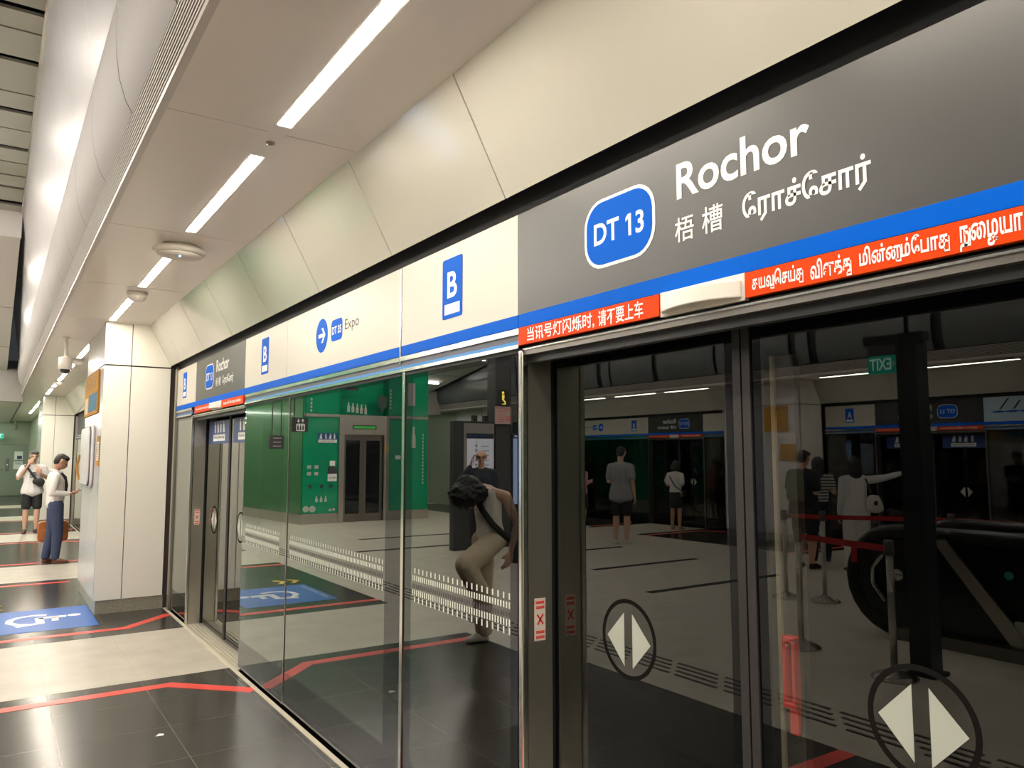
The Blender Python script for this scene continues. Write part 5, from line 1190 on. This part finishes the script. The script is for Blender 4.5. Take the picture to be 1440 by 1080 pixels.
# 9 dark clothed man with backpack
p9, x9 = person('man in dark clothes with olive backpack holding a phone', (-8.02, 7.08), 175, 1.72, dict(R=PH_R, L=PH_L),
    dict(top=(CL('darktee', (.014, .014, .018)), 'short', .12), bottom=(CL('black', (.012, .013, .015)), 'shorts'), shoes=INK), voxel=.013, build=1.25, head=dict(base=(-.005, 0, 1.42), c=(.03, 0, 1.575), pitch=18))
blob('backpack', [[((-.20, 0, 1.28), (.07, .13, .10)), ((-.22, 0, 1.05), (.09, .15, .12))]], CL('olive', (.07, .075, .045)), p9, x9, .014, 2)
phone(x9, (.33, 0, 1.17), (1, 0, .5), (-.5, 0, 1), 'phone held by the man with the backpack')
# 10 woman in striped top
p10, x10 = person('woman in striped top and dark trousers beside the white dressed woman', (-8.88, 7.42), 140, 1.62, dict(R=PH_R, L=((-.01, .185, 1.375), (.02, .24, 1.12), (.18, .10, 1.28))),
    dict(bottom=(CL('black', (.012, .013, .015)), 'trousers'), shoes=INK), hair='long', skin=SKIN, voxel=.013)
STR = bpy.data.materials.new('stripe_knit'); STR.use_nodes = True; nt = STR.node_tree; tc = nt.nodes.new('ShaderNodeTexCoord'); wv = nt.nodes.new('ShaderNodeTexWave'); wv.bands_direction = 'Z'; wv.inputs['Scale'].default_value = 6.5; rp = nt.nodes.new('ShaderNodeValToRGB'); rp.color_ramp.interpolation = 'CONSTANT'
rp.color_ramp.elements[0].color = (.03, .03, .035, 1); rp.color_ramp.elements[1].color = (.42, .40, .38, 1); rp.color_ramp.elements[1].position = .4
nt.links.new(tc.outputs['Object'], wv.inputs[0]); nt.links.new(wv.outputs['Fac'], rp.inputs[0]); nt.links.new(rp.outputs[0], nt.nodes['Principled BSDF'].inputs['Base Color'])
blob('striped_top', [[((-.005, 0, .98), (.115, .155, .09)), ((0, 0, 1.25), (.122, .172, .11)), ((-.012, 0, 1.37), (.088, .178, .055))], [((-.01, .17, 1.37), .07), ((.0, .21, 1.22), .062)], [((-.01, -.17, 1.37), .07), ((-.02, -.2, 1.22), .062)]], STR, p10, x10, .013, 3)
# 11 woman all in white, arm stretched out
p11, x11 = person('woman dressed all in white with one arm stretched out', (-8.32, 6.45), 128, 1.63, dict(L=((-.01, .185, 1.375), (.03, .45, 1.38), (.06, .70, 1.45)), R=STAND_R),
    dict(top=(CL('whitetop', (.62, .60, .60)), 'long', .10, 'tunic'), bottom=(CL('whitepants', (.62, .60, .58)), 'wide'), shoes=INK), hair='long', skin=SKIN2, voxel=.013, hands=dict(L=((0, 1, .3), (0, .2, -1), .7)))
WB = CL('canvas', (.58, .55, .53))
strap(x11, [((.0, .12, 1.43), (0, 0, 1)), ((-.13, .13, 1.32), (-1, 0, .1)), ((-.15, .17, 1.15), (-1, 0, 0))], .03, .006, INK, 'strap', p11)
blob('tote_bag', [[((-.15, .20, 1.08), (.05, .10, .06)), ((-.15, .22, .95), (.06, .13, .08))]], WB, p11, x11, .013, 2)
mb = MB(); c = x11 @ V((-.215, .21, 1.02)); mb.sphere(c, (.03, .03, .035), n=8, h=6); obj('bag_emblem', mb, INK, p11)

# ------------------------------------------------------------------ repeats share a group
GROUPS = {'strip_lamp': 'ceiling strip lamps along the platform', 'added_slot_lamp': 'added lamps in the high slatted ceiling', 'soffit_fill_light': 'added fill lights under the sloped soffit', 'end_fill_light': 'added cross lights in the low ceiling',
    'platform_sign': 'white platform letter signs', 'station_sign': 'dark station name signs', 'direction_sign': 'white direction signs', 'warning_strip': 'red warning strips over the doors', 'signal_lamp': 'signal lamp covers over the doors',
    'glass_screen': 'fixed glass screens of the platform', 'sliding_door': 'sliding glass doors of the platform', 'door_post': 'door posts with red cross stickers', 'door_jamb': 'slim door jambs', 'end_post': 'steel end posts', 'screen_mullion': 'uprights between the glass screens',
    'queue_line': 'red queue lines on the floor', 'floor_inlay': 'dark floor strips', 'door_threshold': 'metal door thresholds', 'dome_speaker': 'white ceiling domes', 'queue_barrier_post': 'queue barrier posts by the escalator', 'barrier_belt': 'red barrier belts',
    'bottle_decal': 'bottle decals on the green wall', 'round_decal': 'round decals on the green wall', 'text_column': 'letter columns on the green wall', 'totem_spotlight': 'spotlights on the totem', 'smartphone': 'phones held by waiting people', 'person': 'people waiting on the platform', 'door_notice': 'notices on the far end door', 'exit_sign': 'green exit signs', 'duct_casing': 'duct casings over the platform edges', 'air_grille': 'air grilles over the platform edges'}
for o in C.objects:
    base = o.name.split('.')[0]
    if o.parent is None and 'category' in o and 'group' not in o and base in GROUPS: o['group'] = GROUPS[base]
    if 'xf' in o: del o['xf']
